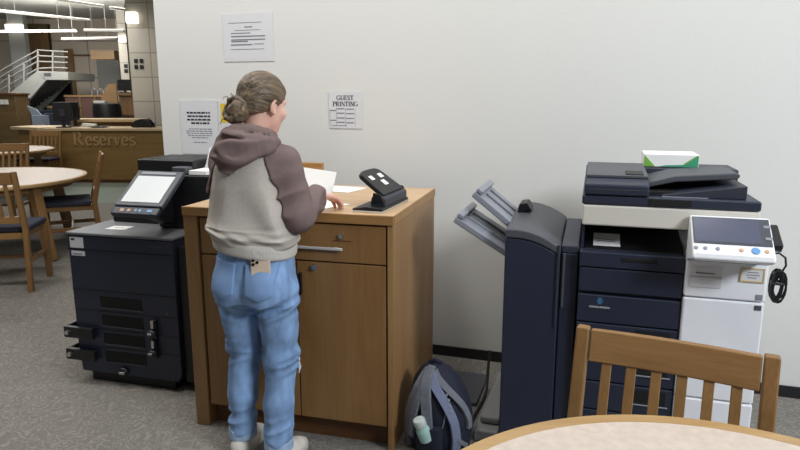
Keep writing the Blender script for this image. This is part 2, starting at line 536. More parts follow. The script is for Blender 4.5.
# ================================================================== the wooden printing cabinet
CA = R(14.5)
cab = thing('wooden_cabinet', 'wooden cabinet with one long drawer over two doors, person standing at it', 'cabinet', (-.982, 2.792, 0), -CA)
CW, CD, CH = .985, .86, 1.068
MB().box(0, 0, 0, .07, CD, CH - .04).build('side_panel', M['cab_side'], cab, .003)
MB().box(CW - .026, 0, 0, CW, CD, CH - .04).build('side_panel', M['cab_side'], cab, .003)
MB().box(.071, .02, .11, CW - .027, CD - .02, CH - .041).build('carcass', M['cab_dark'], cab)
MB().box(.071, .06, .0, CW - .027, .08, .109).build('toe_kick', M['cab_dark'], cab)
MB().box(.002, .004, CH - .039, CW - .002, CD, CH).build('top', M['cab_top'], cab, .004)
e = MB().box(0, -.008, CH - .04, CW + .003, .003, CH + .001).box(CW - .001, .003, CH - .04, CW + .005, CD, CH + .001)
e.build('top_edge_band', M['cab_edge'], cab, .003)
dr = MB().box(.082, 0.004, .856, CW - .034, .019, 1.02).build('drawer', M['cab'], cab, .002)
MB().box(.27, -.016, .909, .765, -.004, .922).build('pull', M['metal_pull'], dr, .004)
for x_ in (.30, .72): MB().box(x_, -.005, .909, x_ + .02, .004, .921).build('pull_foot', M['metal_pull'], dr)
lk = MB().cyl((.757, .004, .972), (.757, -.008, .972), .011, seg=20).build('drawer_lock', M['metal'], dr)
MB().box(.72, .002, .948, .80, .0038, .952).build('scored_line', M['cab_dark'], dr)
for k, (x0, x1) in enumerate(((.082, .541), (.547, CW - .034))):
    d = MB().box(x0, .004, .115, x1, .019, .849).build('door', M['cab'], cab, .002)
    hx = x1 - .03 if k == 0 else x0 + .02
    MB().box(hx - .005, -.012, .70, hx + .005, .003, .80).build('door_pull', M['black'], d, .003)
    if k == 1:
        MB().cyl((.632, .004, .828), (.632, -.01, .828), .012, seg=20).build('door_lock', M['metal'], d)
MB().box(.08, CD - .05, CH, .355, CD - .012, CH + .125).build('back_ledge', M['cab_edge'], cab, .004)


def onCab(x, y, z):
    return Vector((-.982 + x * math.cos(CA) + y * math.sin(CA), 2.792 - x * math.sin(CA) + y * math.cos(CA), z))


# papers on it
def paper(label, x, y, z, rz, w=.216, h=.279, curl=0.0, tilt=0.0, group=None, lines=True):
    p = onCab(x, y, z)
    o = thing('paper_sheet', label, 'paper', p, -CA + R(rz), group)
    g = []
    n = 10
    for i in range(n + 1):
        u = i / n
        g.append([Vector((-w / 2 + w * j / 6, -h / 2 + h * u, curl * (math.sin(u * 1.6) * u) * (1 + .35 * (j / 6)))) for j in range(7)])
    top = [q for r in g for q in r]
    vs = top + [q - Vector((0, 0, .0012)) for q in top]
    fs = []
    m_ = len(top)
    for i in range(n):
        for j in range(6):
            a = i * 7 + j
            fs.append((a, a + 1, a + 8, a + 7)); fs.append((m_ + a, m_ + a + 7, m_ + a + 8, m_ + a + 1))
    ring = [j for j in range(7)] + [i * 7 + 6 for i in range(1, n + 1)] + [n * 7 + j for j in range(5, -1, -1)] + [i * 7 for i in range(n - 1, 0, -1)]
    for a, c in zip(ring, ring[1:] + ring[:1]):
        fs.append((a, m_ + a, m_ + c, c))
    mb = MB(); mb.add(vs, fs)
    s = mb.build('page', M['paper'], o)
    if lines:
        l = MB()
        for k in range(12):
            if k % 4 == 3: continue
            i = 9.2 - k * .62
            u = i / n; zz = curl * math.sin(u * 1.6) * u
            wl = w * (.78 if k % 4 else .5)
            l.box(-w * .4, -h / 2 + h * u, zz + .0006, -w * .4 + wl, -h / 2 + h * u + .003, zz + .0012 + curl * .02)
        l.build('lettering', M['ink_grey'], o)
    o.rotation_euler = (R(tilt), 0, -CA + R(rz))
    return o


# lying flat, second beneath the hand, third held up
paper('white printed page lying flat between the held sheet and the hole punch', .475, .70, CH + .0025, 78, w=.2, lines=False)
paper('white page lying near the cabinet front edge under the right hand', .575, .205, CH + .0025, 62, w=.18, h=.24, lines=False)

# ------------------------------------------------------------------ hole punch
hp = thing('hole_punch', 'black heavy duty hole punch on the wooden cabinet top', 'hole punch', onCab(.862, .225, CH + .001), -CA + R(86))
# local: +x along the punch's long side to the rear right, y towards the paper stage
MB().box(-.175, -.075, 0, .19, .062, .006).build('base_plate', M['metal_pull'], hp, .002)
MB().prism([(-.075, .006), (-.075, .018), (.0, .024), (.062, .014), (.062, .006)], 'x', -.173, .188).build('base', M['black'], hp, .003)
MB().prism([(-.07, .016), (-.07, .052), (-.045, .066), (-.005, .058), (.0, .018)], 'x', -.12, .18).build('body', M['navy2'], hp, .006, 3)
for s_ in (-1, 1):
    MB().prism([(-.066, .04), (-.05, .072), (-.016, .078), (-.008, .03)], 'x', s_ * .152 + .03 - .004, s_ * .152 + .03 + .004).build('hinge_plate', M['black'], hp, .002)
Mh = Matrix.Translation((.03, -.03, .062)) @ Matrix.Rotation(R(36), 4, 'X')
prof = []
for i in range(9):
    a = R(180 - 180 * i / 8)
    prof.append((.118 * (abs(math.cos(a)) ** .55) * (1 if math.cos(a) > 0 else -1), .09 + .05 * (math.sin(a) ** .6)))
poly = [(.13, -.02), (-.13, -.02)] + prof
hd = MB().prism(poly, 'z', 0, .022, Mh).build('handle', M['black'], hp, .006, 3)
for (x, y, w, h) in ((-.062, .085, .038, .026), (.05, .085, .045, .026), (.01, .042, .045, .032)):
    MB().box(x - w / 2, y - h / 2, .0222, x + w / 2, y + h / 2, .0232, Mh).build('white_label', M['paper'], hd)

# ================================================================== chairs and round tables
def make_chair(label, group=None):
    t = thing('slat_back_chair', label, 'chair', (0, 0, 0), 0, group)
    # local: seat faces -y (front), back at +y ; seat .46
    w, hw = .5, .25
    lean = .10
    for s in (-1, 1):
        x = s * (hw - .022)
        MB().prism([(.215, 0), (.265, 0), (.232, .45), (.19 + .045, .47), (.225 + lean, .885), (.195 + lean, .885), (.188, .47), (.188, .42)], 'x', x - .018, x + .018).build('back_post', M['oak_z'], t, .006)
        MB().bar((s * (hw - .03), -.2, 0), (s * (hw - .03), -.2, .43), .04, .04, (0, 1, 0)).build('front_leg', M['oak_z'], t, .005)
        MB().box(s * (hw - .03) - .011, -.18, .2, s * (hw - .03) + .011, .21, .235).build('side_stretcher', M['oak_x'], t, .003)
    MB().box(-hw + .035, -.21, .385, hw - .035, .2, .43).build('seat_frame', M['oak_x'], t, .004)
    MB().box(-hw + .012, -.225, .43, hw - .012, .185, .475).build('seat_cushion', M['seat_blue'], t, .018, 3)
    MB().box(-hw + .05, .0, .205, hw - .05, .02, .23).build('cross_stretcher', M['oak_x'], t, .003)
    def yb(z): return .208 + lean * (z - .47) / .415
    # top rail, slightly bowed
    rings = []
    for i in range(9):
        x = (-1 + 2 * i / 8) * (hw - .043)
        bow = .012 * (1 - (2 * i / 8 - 1) ** 2)
        rings.append([Vector((x, yb(z) + bow + dy, z)) for z, dy in ((.79, -.011), (.79, .011), (.881, .011), (.881, -.011))])
    MB().loft(rings).build('top_rail', M['oak_x'], t, .005)
    MB().bar((-hw + .043, yb(.53), .53), (hw - .043, yb(.53), .53), .022, .05, (0, 0, 1)).build('lower_rail', M['oak_x'], t, .003)
    for k in range(6):
        x = -.158 + k * .0632
        bow = .012 * (1 - (x / .207) ** 2)
        MB().bar((x, yb(.55), .55), (x, yb(.80) + bow, .80), .026, .012, (0, 1, 0)).build('slat', M['oak_z'], t, .002)
    return t


def place(t, x, y, rz):
    t.location = (x, y, 0); t.rotation_euler = (0, 0, rz)


def round_table(label, c, r, z, legs, lw=.07, splay=.05, rl=.72):
    t = thing('round_table', label, 'table', (c[0], c[1], 0))
    MB().lathe([(r - .06, z - .034), (r - .045, z - .032), (r - .045, z)], seg=120).build('laminate_top', M['lam'], t)
    pr = [(r - .045, z + .0005), (r - .008, z + .0005), (r - .002, z - .006), (r, z - .016), (r - .002, z - .028), (r - .01, z - .035), (r - .045, z - .034)]
    rings = [[Vector((q[0] * math.cos(a), q[0] * math.sin(a), q[1])) for q in pr] for a in [2 * math.pi * k / 120 for k in range(121)]]
    MB().loft(rings, cap=False, closed=True).build('edge_band', M['table_edge'], t)
    MB().lathe([(r * rl, z - .1), (r * rl, z - .036), (r * (rl - .02), z - .036), (r * (rl - .02), z - .1)], seg=64).build('apron', M['oak_x'], t)
    for a in legs:
        ca, sa = math.cos(a), math.sin(a)
        q0 = Vector((ca * (r * rl), sa * (r * rl), z - .036)); q1 = Vector((ca * (r * rl + splay), sa * (r * rl + splay), 0))
        MB().bar(q0, q1, lw, lw, (-sa, ca, 0)).build('leg', M['oak_z'], t, .006)
    return t


round_table('round table with speckled beige laminate top nearest the camera', (.580, .838), .668, .74, [R(q) for q in (46, 148, 228, 328)])
ch = make_chair('wooden slat back chair tucked behind the nearest round table, before the white printer')
ca_ = math.atan2(.229, .451)
# back's top rail midpoint should stand at (.758, 1.65)
bx, by = .758, 1.65
ch.scale = (1.06, 1, 1)
place(ch, bx - .308 * math.sin(ca_), by - .308 * math.cos(ca_), -ca_)
# ================================================================== reading area at the left
round_table('large round wooden table with pale top between the chairs at the left edge', (-4.34, 6.35), 1.05, .76, [R(q) for q in (-24, 66, 156, 246)], .085, .14, .86)
round_table('farther round wooden table with pale top, before the reserves desk', (-6.55, 10.0), .95, .76, [R(q) for q in (-24, 66, 156, 246)], .085, .1, .86)
for lab, x, y, rz in (
        ('slat back chair with navy seat at the left edge, its back to the camera', -3.32, 5.14, 192),
        ('chair with navy seat right of the large round table, seen edge-on beyond the copier', -3.45, 6.47, -63),
        ('slat back chair between the farther round table and the reserves desk end', -6.38, 11.12, 4),
        ('chair behind the large round table, mostly cut off by the left frame edge', -5.0, 7.75, 8)):
    c = copy_tree(ch); c['label'] = lab
    place(c, x, y, R(rz)); c.scale = (1.12,) * 3

# ================================================================== reserves desk
DY = 11.75
rd = thing('reserves_desk', 'long wooden service desk with raised reserves lettering on its front', 'desk', (P(103, 184, DY).x, DY, 0), R(-3))
x0, x1 = -1.02, 1.24
MB().box(x0, 0, .06, x1, .05, .97).build('front_panel', M['desk'], rd, .004)
MB().box(x0, .03, 0, x1, .08, .06).build('kick', M['cab_dark'], rd)
MB().box(x0 - .02, -.04, .97, x1 + .03, .9, 1.02).build('counter_top', M['desk_top'], rd, .008)
MB().box(x1 - .05, .05, 0, x1, .7, .97).build('end_panel', M['desk'], rd)
MB().box(x0 - .12, -.02, 0, x0, .7, 1.0).build('corner_post', M['desk'], rd, .006)
MB().prism([(x0 - .75, .35), (x0 - .12, -.0), (x0 - .12, .07), (x0 - .75, .42)], 'z', 0.02, .98).build('side_panel', M['desk'], rd)
MB().prism([(x0 - .9, .35), (x0 - .1, -.06), (x0 - .02, -.04), (x0 - .02, 1.0), (x0 - .9, 1.0)], 'z', .975, 1.03).build('side_counter', M['desk_top'], rd, .006)
l = MB(); word(l, 'R', -.50, .70, .26, -.014, -.001, .95)
word(l, 'eserves', -.50 + .24, .70, .26, -.014, -.001, .95)
l.build('raised_letters', M['letters'], rd)
rb = thing('rear_counter', 'pale rounded work counter behind the reserves desk', 'counter', (P(120, 184, 13).x, 13.0, 0))
MB().prism([(-.75, -.1), (-.6, -.28), (-.3, -.34), (.62, -.34), (.62, .3), (-.75, .3)], 'z', 1.10, 1.16).build('counter_top', M['desk_top'], rb, .01)
MB().box(-.68, -.2, 0, .6, .28, 1.10).build('body', M['desk'], rb)


def on_desk(px, y, z=1.022):
    q = P(px, 120, y)
    return Vector((q.x, y, z))


for k, (px, y, a, lab) in enumerate(((63.5, 12.0, 18, 'left of the two black monitors seen from behind on the reserves desk'), (75, 12.5, -24, 'right of the two black monitors seen from behind on the reserves desk'))):
    t = thing('monitor', lab, 'monitor', on_desk(px, y), R(a), 'monitors on the reserves desk')
    MB().box(-.12, -.09, 0, .12, .09, .018).build('base', M['black'], t, .005)
    MB().box(-.03, -.02, .016, .03, .02, .22).build('stand', M['black'], t)
    MB().box(-.16, -.05, .12, .16, -.015, .47).build('screen_housing', M['black'], t, .01)
    MB().box(-.05, -.075, .2, .05, -.048, .34).build('rear_hub', M['navy2'], t, .008)
t = thing('keyboard', 'dark oval tray lying on the reserves desk counter', 'tray', on_desk(98, 12.0), R(-4))
t.name = 'serving_tray'
MB().lathe([(.12, 0), (.2, .018), (.205, .024), (.12, .008)], seg=32, sx=1.0, sy=.6).build('tray_body', M['black'], t)
t = thing('shoulder_bag', 'black dome shaped bag on the right end of the reserves desk', 'bag', on_desk(143, 12.1, 1.0235), 0)
MB().prism([(-.2, 0)] + [(-.2 + .4 * i / 10, .01 + .15 * max(0, math.sin(math.pi * (.06 + .9 * i / 10))) ** .6) for i in range(11)] + [(.2, 0)], 'y', -.09, .09).build('bag_body', M['black'], t, .02, 3)
MB().tube([(.1, 0, .1), (.16, -.03, .14), (.22, -.05, .08), (.24, -.06, .0)], .008, 8).build('strap', M['black'], t)
t = tag(MB().lathe([(.035, 0), (.045, .1), (.045, .11), (.04, .11), (.03, .01)], seg=24).build('paper_cup', M['paper'], None, loc=on_desk(153, 12.25)), 'white cup at the right end of the reserves desk by the column', 'cup')
tag(MB().prism([(-.13, 0), (.13, 0), (.15, .05), (-.1, .07)], 'y', -.05, .05).build('white_packet', M['paper'], None, loc=on_desk(83, 13.1, 1.0) if False else on_desk(88, 12.35), bevel=.004), 'small white packet on the reserves desk beside the monitors', 'packet')

# ================================================================== columns, lamps, plates
def col(name, pxl, pxr, Y, dep):
    a = P(pxl, 60, Y).x; c = P(pxr, 60, Y).x
    o = MB().box(0, 0, 0, c - a, dep, 3.95).build(name, M['column'], None, loc=(a, Y, 0))
    struct(o); return o


col('column_near', 129.5, 160, 13.6, .6)
col('column_rear', 119.5, 128, 17.2, .5)
n = 0
for px, py in ((136, 61), (141.5, 61), (136.3, 67), (141.8, 67)):
    q = P(px, py, 13.6)
    t = tag(MB().box(-.038, -.012, -.042, .038, 0, .042).build('switch_plate', M['black'], None, .004, loc=q),
            {0: 'upper left dark square plate on the near tiled column', 1: 'upper right dark square plate on the near tiled column', 2: 'lower left dark square plate on the near tiled column', 3: 'lower right dark square plate on the near tiled column'}[n], 'wall plate', 'dark plates on the near column'); n += 1
for i, (px, py) in enumerate(((126, 66), (126.2, 71))):
    tag(MB().box(-.05, -.012, -.05, .05, 0, .05).build('switch_plate', M['black'], None, .004, loc=P(px, py, 17.2)),
        ('upper' if i == 0 else 'lower') + ' dark plate on the rear column', 'wall plate', 'dark plates on the rear column')


def wall_lamp(px0, px1, py0, py1, Y, lab):
    a = P(px0, py1, Y); c = P(px1, py0, Y)
    t = thing('wall_lamp', lab, 'lamp', ((a.x + c.x) / 2, Y, a.z))
    w, h = (c.x - a.x) / 2, c.z - a.z
    MB().box(-w, -.14, 0, w, -.012, h).build('diffuser', M['lamp'], t, .02)
    MB().box(-w * .8, -.012, .02, w * .8, 0, h - .02).build('back_plate', M['lamp_body'], t)


wall_lamp(128.5, 138.5, 12.5, 24, 13.6, 'glowing square lamp high on the near tiled column')
wall_lamp(120.8, 126.5, 36, 42.5, 17.2, 'small glowing lamp on the rear column')
wall_lamp(8, 24, 24.5, 31.5, 18.4, 'wide glowing lamp above the pale panel by the stairs')
a = P(8, 30, 18.4); c = P(28, 30, 18.4)
struct(MB().box(0, 0, 0, c.x - a.x - .12, .2, 3.95).build('column_stairs', M['stair'], None, loc=(a.x, 18.4, 0)))

# ------------------------------------------------------------------ pendant strip lights
def strip_light(x0, y0, x1, y1, z, lab):
    a = Vector((x0, y0, z)); c = Vector((x1, y1, z))
    t = thing('pendant_strip_light', lab, 'ceiling light', (a + c) / 2, 0, 'pendant strip lights in the far hall')
    d = (c - a) / 2
    MB().bar(-d, d, .09, .05).build('housing', M['lamp_body'], t, .01)
    MB().bar(-d * .98 + Vector((0, 0, .032)), d * .98 + Vector((0, 0, .032)), .07, .012).build('diffuser', M['lamp'], t)
    for s in (-.6, .6):
        MB().cyl(d * s + Vector((0, 0, .04)), d * s + Vector((0, 0, 3.95 - z)), .004, seg=8).build('hanger', M['lamp_body'], t)


def z_at(px, py, z):
    k = P(px, py, 10.0)
    Y = 10.0 * (z - CAM_H) / (k.z - CAM_H)
    return P(px, py, Y)


for (p0, p1, z, lab) in (((58, 0), (103, 6.5), 3.62, 'strip light nearest the camera, cut by the top frame edge'),
                         ((110, 8), (148, 13.5), 3.55, 'strip light ending in front of the near tiled column'),
                         ((-6, 10.5), (90, 20.5), 3.62, 'longest strip light slanting across the far hall ceiling'),
                         ((-8, 32), (76, 31.2), 3.25, 'level strip light crossing before the brown upper door'),
                         ((62, 39.3), (118, 38.5), 2.98, 'lowest level strip light before the beige far wall'),
                         ((84, 30.5), (124, 30.8), 3.3, 'short strip light between the level one and the rear column')):
    a = z_at(*p0, z); c = z_at(*p1, z)
    strip_light(a.x, a.y, c.x, c.y, z, lab)

# ------------------------------------------------------------------ staircase
SY = 17.3
st = thing('staircase', 'pale staircase with white pipe railings rising to a landing', 'staircase', (P(38, 72, SY).x, SY, 0))
o = Vector((P(38, 72, SY).x, SY, 0))
def L2(px, py, dy=0.0):
    q = P(px, py, SY) - o
    return Vector((q.x, dy, q.z))
def xz(px, py):
    q = L2(px, py); return (q.x, q.z)
MB().prism([xz(37, 71), xz(68, 72), xz(68, 80), xz(44, 80)], 'y', 0, 1.5).build('landing', M['stair'], st, .01)
MB().prism([xz(-25, 125), xz(-25, 111), xz(10, 93), xz(37, 71), xz(46, 80), xz(27, 102), xz(14, 112), xz(-12, 128)], 'y', 0, .09).build('stringer', M['stair'], st)
MB().prism([xz(-25, 125), xz(-25, 111), xz(10, 93), xz(37, 71), xz(46, 80), xz(27, 102), xz(14, 112), xz(-12, 128)], 'y', 1.2, 1.29).build('stringer', M['stair'], st)
s_ = MB()
q0, q1 = L2(-12, 112), L2(38, 74)
for k in range(13):
    q = q0.lerp(q1, k / 12)
    s_.box(q.x - .05, .09, q.z - .16, q.x + .28, 1.2, q.z)
s_.build('steps', M['grey_dk'], st)
for k in range(4):
    off = k * 6.0
    pts = [L2(-20, 101 - off * 1.05 + 0), L2(2, 88.5 - off), L2(37, 68.5 - off)] if k == 0 else [L2(-20, 103 - off), L2(4, 86 - off), L2(37, 67 - off * .95)]
    pts += [L2(53, 67.5 - off * .92), L2(67, 68 - off * .9)]
    for p_ in pts: p_.y = .04
    MB().tube(pts, .02, 8).build('rail', M['rail_white'], st)
for px, pt, pb in ((8, 74, 94), (23, 62, 82), (37, 49, 71), (52, 50, 72)):
    MB().cyl(L2(px, pt, .04), L2(px, pb, .04), .027, seg=10).build('rail_post', M['rail_white'], st)
MB().box(L2(44, 74).x, -.012, L2(44, 76).z, L2(51, 74).x, -.001, L2(44, 73).z).build('vent_slot', M['grey_dk'], st)
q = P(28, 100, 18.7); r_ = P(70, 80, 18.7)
tag(MB().box(0, 0, 0, r_.x - q.x, .1, r_.z).build('stair_shade_panel', M['black'], None, loc=(q.x, 18.7, 0)), 'black panel standing in for the deep shade under the staircase', 'partition')  # black panel added where there is only shade below the stairs

# ------------------------------------------------------------------ far wall: door, trims
a = P(26, 75, FY); c = P(50, 24, FY)
d = MB().box(0, -.05, a.z, c.x - a.x, 0, P(26, 32, FY).z).build('door_1', M['brown_door'], None, loc=(a.x, FY, 0)); struct(d)
MB().box(0, -.06, P(26, 31.5, FY).z, c.x - a.x, 0, c.z).build('transom', M['olive'], d)
MB().box(c.x - a.x - .05, -.07, a.z, c.x - a.x, -.05, P(26, 25, FY).z).build('door_jamb', M['black'], d)
MB().box(-.05, -.07, a.z, 0, 0, c.z).build('door_jamb', M['black'], d)
def trim(nm, x0, y0, x1, y1, Y, m, th=.08):
    a = P(x0, y1, Y); c = P(x1, y0, Y)
    struct(MB().box(0, -th, 0, c.x - a.x, 0, c.z - a.z).build(nm, m, None, loc=(a.x, Y, a.z)))
trim('trim_1', 69.5, 49, 73, 95, 19.98, M['tan'])
trim('trim_2', 96, 51, 118.5, 60, 18.3, M['tan'], .3)
trim('trim_3', 73, 54.5, 96, 56, 19.98, M['brown'], .04)
trim('trim_4', 99, 60, 119, 88, 19.9, M['stair'], .02)

# ------------------------------------------------------------------ furniture far behind the desk
def far_box(nm, lab, cat, x0, y0, x1, y1, Y, dep, m, legs=False, group=None):
    a = P(x0, y1, Y); c = P(x1, y0, Y)
    t = thing(nm, lab, cat, (a.x, Y, 0), 0, group)
    w, h = c.x - a.x, c.z
    return t, w, h, a.z


t, w, h, z0 = far_box('wood_bookcase', 'brown wooden case with two white cards at the left frame edge', 'case', -16, 93, 14, 140, 13.4, .5, None)
MB().box(0, 0, 0, w, .5, h - .04).build('body', M['brown'], t, .005)
MB().box(-.02, -.03, h - .04, w + .03, .52, h).build('top', M['cab_dark'], t, .004)
for px in (1.5, 6):
    q = P(px, 102, 13.38); MB().box(q.x - t.location.x - .04, -.012, q.z - .05, q.x - t.location.x + .04, -.001, q.z + .05).build('white_card', M['paper'], t)
t, w, h, z0 = far_box('low_partition', 'navy office partition beside the brown wooden case', 'partition', 12, 98, 27, 140, 15.2, .1, None)
MB().box(0, 0, 0, w, .12, h).build('panel', M['navy_far'], t, .01)
MB().box(w, .02, 0, w + .06, .1, h - .2).build('edge_post', M['tan'], t)
t, w, h, z0 = far_box('low_partition', 'long navy partition under the staircase behind the monitors', 'partition', 30, 110, 66, 140, 15.1, .1, None)
MB().box(0, 0, 0, w, .15, h).build('panel', M['navy_far'], t, .01)
t, w, h, z0 = far_box('work_table', 'tan table top above the long navy partition', 'table', 47, 106, 66, 110, 15.6, .8, None)
MB().box(0, 0, h - .06, w, .8, h).build('table_top', M['tan'], t, .006)
for s in (.08, w - .08):
    for y in (.08, .72): MB().box(s - .03, y - .03, 0, s + .03, y + .03, h - .06).build('leg', M['grey_dk'], t)
t, w, h, z0 = far_box('storage_box', 'blue grey box standing before the navy partitions', 'box', 32, 115.5, 41, 123, 13.4, .3, None)
MB().box(0, 0, 0, w, .3, h).build('body', M['blue_grey'], t, .006)
MB().prism([(0.0, h), (w, h), (w - .1, h + .12), (-.08, h + .2)], 'y', .02, .06).build('flap', M['blue_grey'], t)
for k, (px, Y, s, lab) in enumerate(((26, 14.5, 1.0, 'navy office chair beside the blue grey box'), (52, 14.4, .9, 'dark office chair right of the blue grey box'))):
    q = P(px, 120, Y)
    t = thing('office_chair', lab, 'chair', (q.x, Y, 0), R(30 * k))
    MB().cyl((0, 0, .06), (0, 0, .5), .03, seg=10).build('gas_post', M['black'], t)
    f = MB()
    for i in range(5):
        a = 2 * math.pi * i / 5; f.bar((0, 0, .07), (.28 * math.cos(a), .28 * math.sin(a), .03), .05, .05)
    f.build('star_base', M['black'], t)
    MB().box(-.24, -.24, .5, .24, .24, .58).build('seat', M['navy_far'], t, .03, 3)
    MB().prism([(-.22, .62), (.22, .62), (.2, 1.18), (.12, 1.26 * s + .1), (-.12, 1.26 * s + .1), (-.2, 1.18)], 'y', .2, .28).build('backrest', M['navy_far'], t, .03, 3)
t, w, h, z0 = far_box('round_ottoman', 'big round black upholstered seat behind the reserves desk', 'seat', 88, 103, 114, 118, 15.2, 1.0, None)
MB().lathe([(w * .44, 0.0), (w * .5, .1), (w * .5, h - .12), (w * .46, h - .02), (w * .3, h)], (w / 2, w / 2, 0), 40).build('cushion', M['black'], t)
tag(MB().box(-.14, -.1, 0, .14, .1, .05).build('paper_pack', M['paper'], None, .004, loc=(P(100, 103, 15.7).x, 15.75, h + .001)), 'white pack lying on the big round black seat', 'packet')
t, w, h, z0 = far_box('low_bookcase', 'long dark red shelf unit below the beige far wall', 'shelf', 66, 95, 110, 112, 17.6, .4, None)
MB().box(0, .02, 0, w, .4, h - .05).build('carcass', M['rust'], t)
MB().box(-.02, 0, h - .05, w + .02, .42, h).build('top', M['tan'], t)
for k in (.33, .66): MB().box(w * k - .02, -.005, 0, w * k + .02, .02, h - .05).build('divider', M['brown'], t)
t, w, h, z0 = far_box('glass_rail', 'low pale railing standing beyond the dark red shelf unit', 'railing', 92, 88, 109, 95, 18.1, .1, None)
for k in range(4): MB().box(w * k / 3 - .02, 0, 0, w * k / 3 + .02, .05, h).build('post', M['rail_white'], t)
MB().box(0, 0, h - .04, w, .05, h).build('rail', M['rail_white'], t)
t, w, h, z0 = far_box('study_carrel', 'tan study carrel left of the small black monitor', 'carrel', 102, 84, 116, 108, 16.9, .55, None)
MB().prism([(0, 0), (w, 0), (w, h), (w * .5, h), (0, h - .35)], 'y', 0, .05).build('side_panel', M['tan'], t)
MB().box(w * .2, .05, 0, w, .6, h - .45).build('carrel_body', M['brown_door'], t)
t, w, h, z0 = far_box('study_carrel', 'wooden carrel with dark opening below the small black monitor', 'carrel', 120, 93, 132, 118, 16.2, .5, None)
MB().box(0, .0, 0, w, .5, h - .55).build('carrel_body', M['rust'], t)
MB().box(0, .0, h - .55, w, .5, h - .5).build('shelf', M['tan'], t)
MB().box(0, .05, h - .5, w, .5, h - .06).build('upper_box', M['brown_door'], t)
MB().box(-.03, -.03, h - .06, w, .5, h).build('top', M['tan'], t)
q = P(125, 92.5, 16.4)
t = thing('desk_monitor', 'small black monitor on the wooden carrel beside the rear column', 'monitor', (q.x - .02, 16.45, h + .001))
MB().box(-.12, -.08, 0, .12, .08, .02).build('base', M['black'], t)
MB().box(-.03, 0, .02, .03, .03, .1).build('stand', M['black'], t)
MB().box(-.17, -.03, .06, .17, .0, .34).build('screen', M['black'], t, .006)
# ================================================================== left copier (locked drawers)
KA = R(15)
cp = thing('copier', 'dark navy copier with tilted lit screen left of the wooden cabinet', 'copier', (-1.780, 3.278, 0), -KA)
MB().prism([(0.012, .06), (.62, .06), (.645, .10), (.645, .835), (.0, .835), (.0, .16)], 'y', 0.0, .40).build('front_body', M['navy'], cp, .008, 3)
MB().box(-.004, -.006, .835, .65, .37, .850).build('top_cover', M['grey_top'], cp, .005)
MB().box(.05, .03, .0, .58, .36, .06).build('base', M['black'], cp)
MB().box(.2, .405, .04, .78, .82, .845).build('rear_body', M['black'], cp, .01)
MB().box(.415, .215, .8505, .77, .74, 1.146).build('tower', M['black'], cp, .012)
MB().box(.645 + .002, .03, .05, .74, .404, .8).build('side_cover', M['black'], cp, .006)
MB().box(.24, .30, 1.148, .60, .62, 1.216).build('scanner_lid', M['black'], cp, .012)
MB().box(.515, .222, 1.1475, .60, .292, 1.185).build('card_reader', M['grey_dk'], cp, .006)
MB().box(.05, .30, .8505, .34, .345, .885).build('output_tray_lip', M['black'], cp, .008)
MB().box(.00, -.0035, .756, .648, -.0005, .760).build('lid_seam', M['groove'], cp)
MB().box(-.0, -.003, .535, .648, -.0005, .538).build('drawer_seam', M['groove'], cp)
for k in range(4):
    zt = .505 - k * .103
    g = MB().box(.175, -.002, zt - .062, .432, .004, zt).build('drawer_grip', M['groove'], cp)
    MB().box(.172, -.007, zt - .069, .435, -.001, zt - .062).build('grip_lip', M['navy2'], g, .002)
    if k: MB().box(.012, -.0025, zt + .018, .640, -.0005, zt + .020).build('drawer_seam', M['groove'], cp)
for z in (.262, .135):
    h = MB().box(-.055, -.035, z, .13, -.008, z + .062).build('lock_bracket', M['black'], cp, .003)
    MB().box(-.055, -.008, z, -.045, .18, z + .062).build('side_strap', M['black'], h)
    MB().cyl((-.022, -.035, z + .034), (-.022, -.052, z + .034), .012, seg=16).build('lock_barrel', M['metal'], h)
for x, z in ((.505, .355), (.50, .245)):
    h = MB().box(x - .016, -.018, z - .055, x + .016, -.001, z + .05).build('hasp', M['black'], cp, .003)
    MB().box(x - .009, -.03, z + .005, x + .009, -.018, z + .05).build('hasp_pin', M['metal'], h, .004)
    MB().ell((x - .004, -.032, z - .022), (.026, .016, .022)).build('padlock', M['navy2'], h)
    MB().box(x - .018, -.05, z - .024, x + .006, -.044, z - .012).build('keyway', M['metal'], h, .002)
h = MB().ell((.285, -.012, .088), (.034, .016, .024)).build('bottom_lock', M['black'], cp)
MB().box(.275, -.034, .08, .31, -.024, .095).build('lock_barrel', M['metal'], h, .004)
MB().cyl((.585, 0.0, .44), (.585, -.004, .44), .008, seg=14).build('button', M['grey_dk'], cp)
s = MB().box(.018, -.003, .765, .102, -.0005, .822).build('label_sticker', M['paper_wall'], cp, label='white printed sticker at the upper left corner')
MB().box(.026, -.004, .806, .05, -.003, .816).build('print', M['ink'], s)
s = MB().box(.022, -.003, .722, .106, -.0005, .748).build('barcode_sticker', M['paper_wall'], cp)
MB().box(.03, -.004, .728, .09, -.003, .734).build('print', M['ink_grey'], s)
MB().box(.018, -.002, .824, .08, -.0005, .830).build('name_strip', M['grey_dk'], cp)
MB().box(.50, -.002, .796, .58, -.0005, .801).build('name_strip', M['grey_dk'], cp)
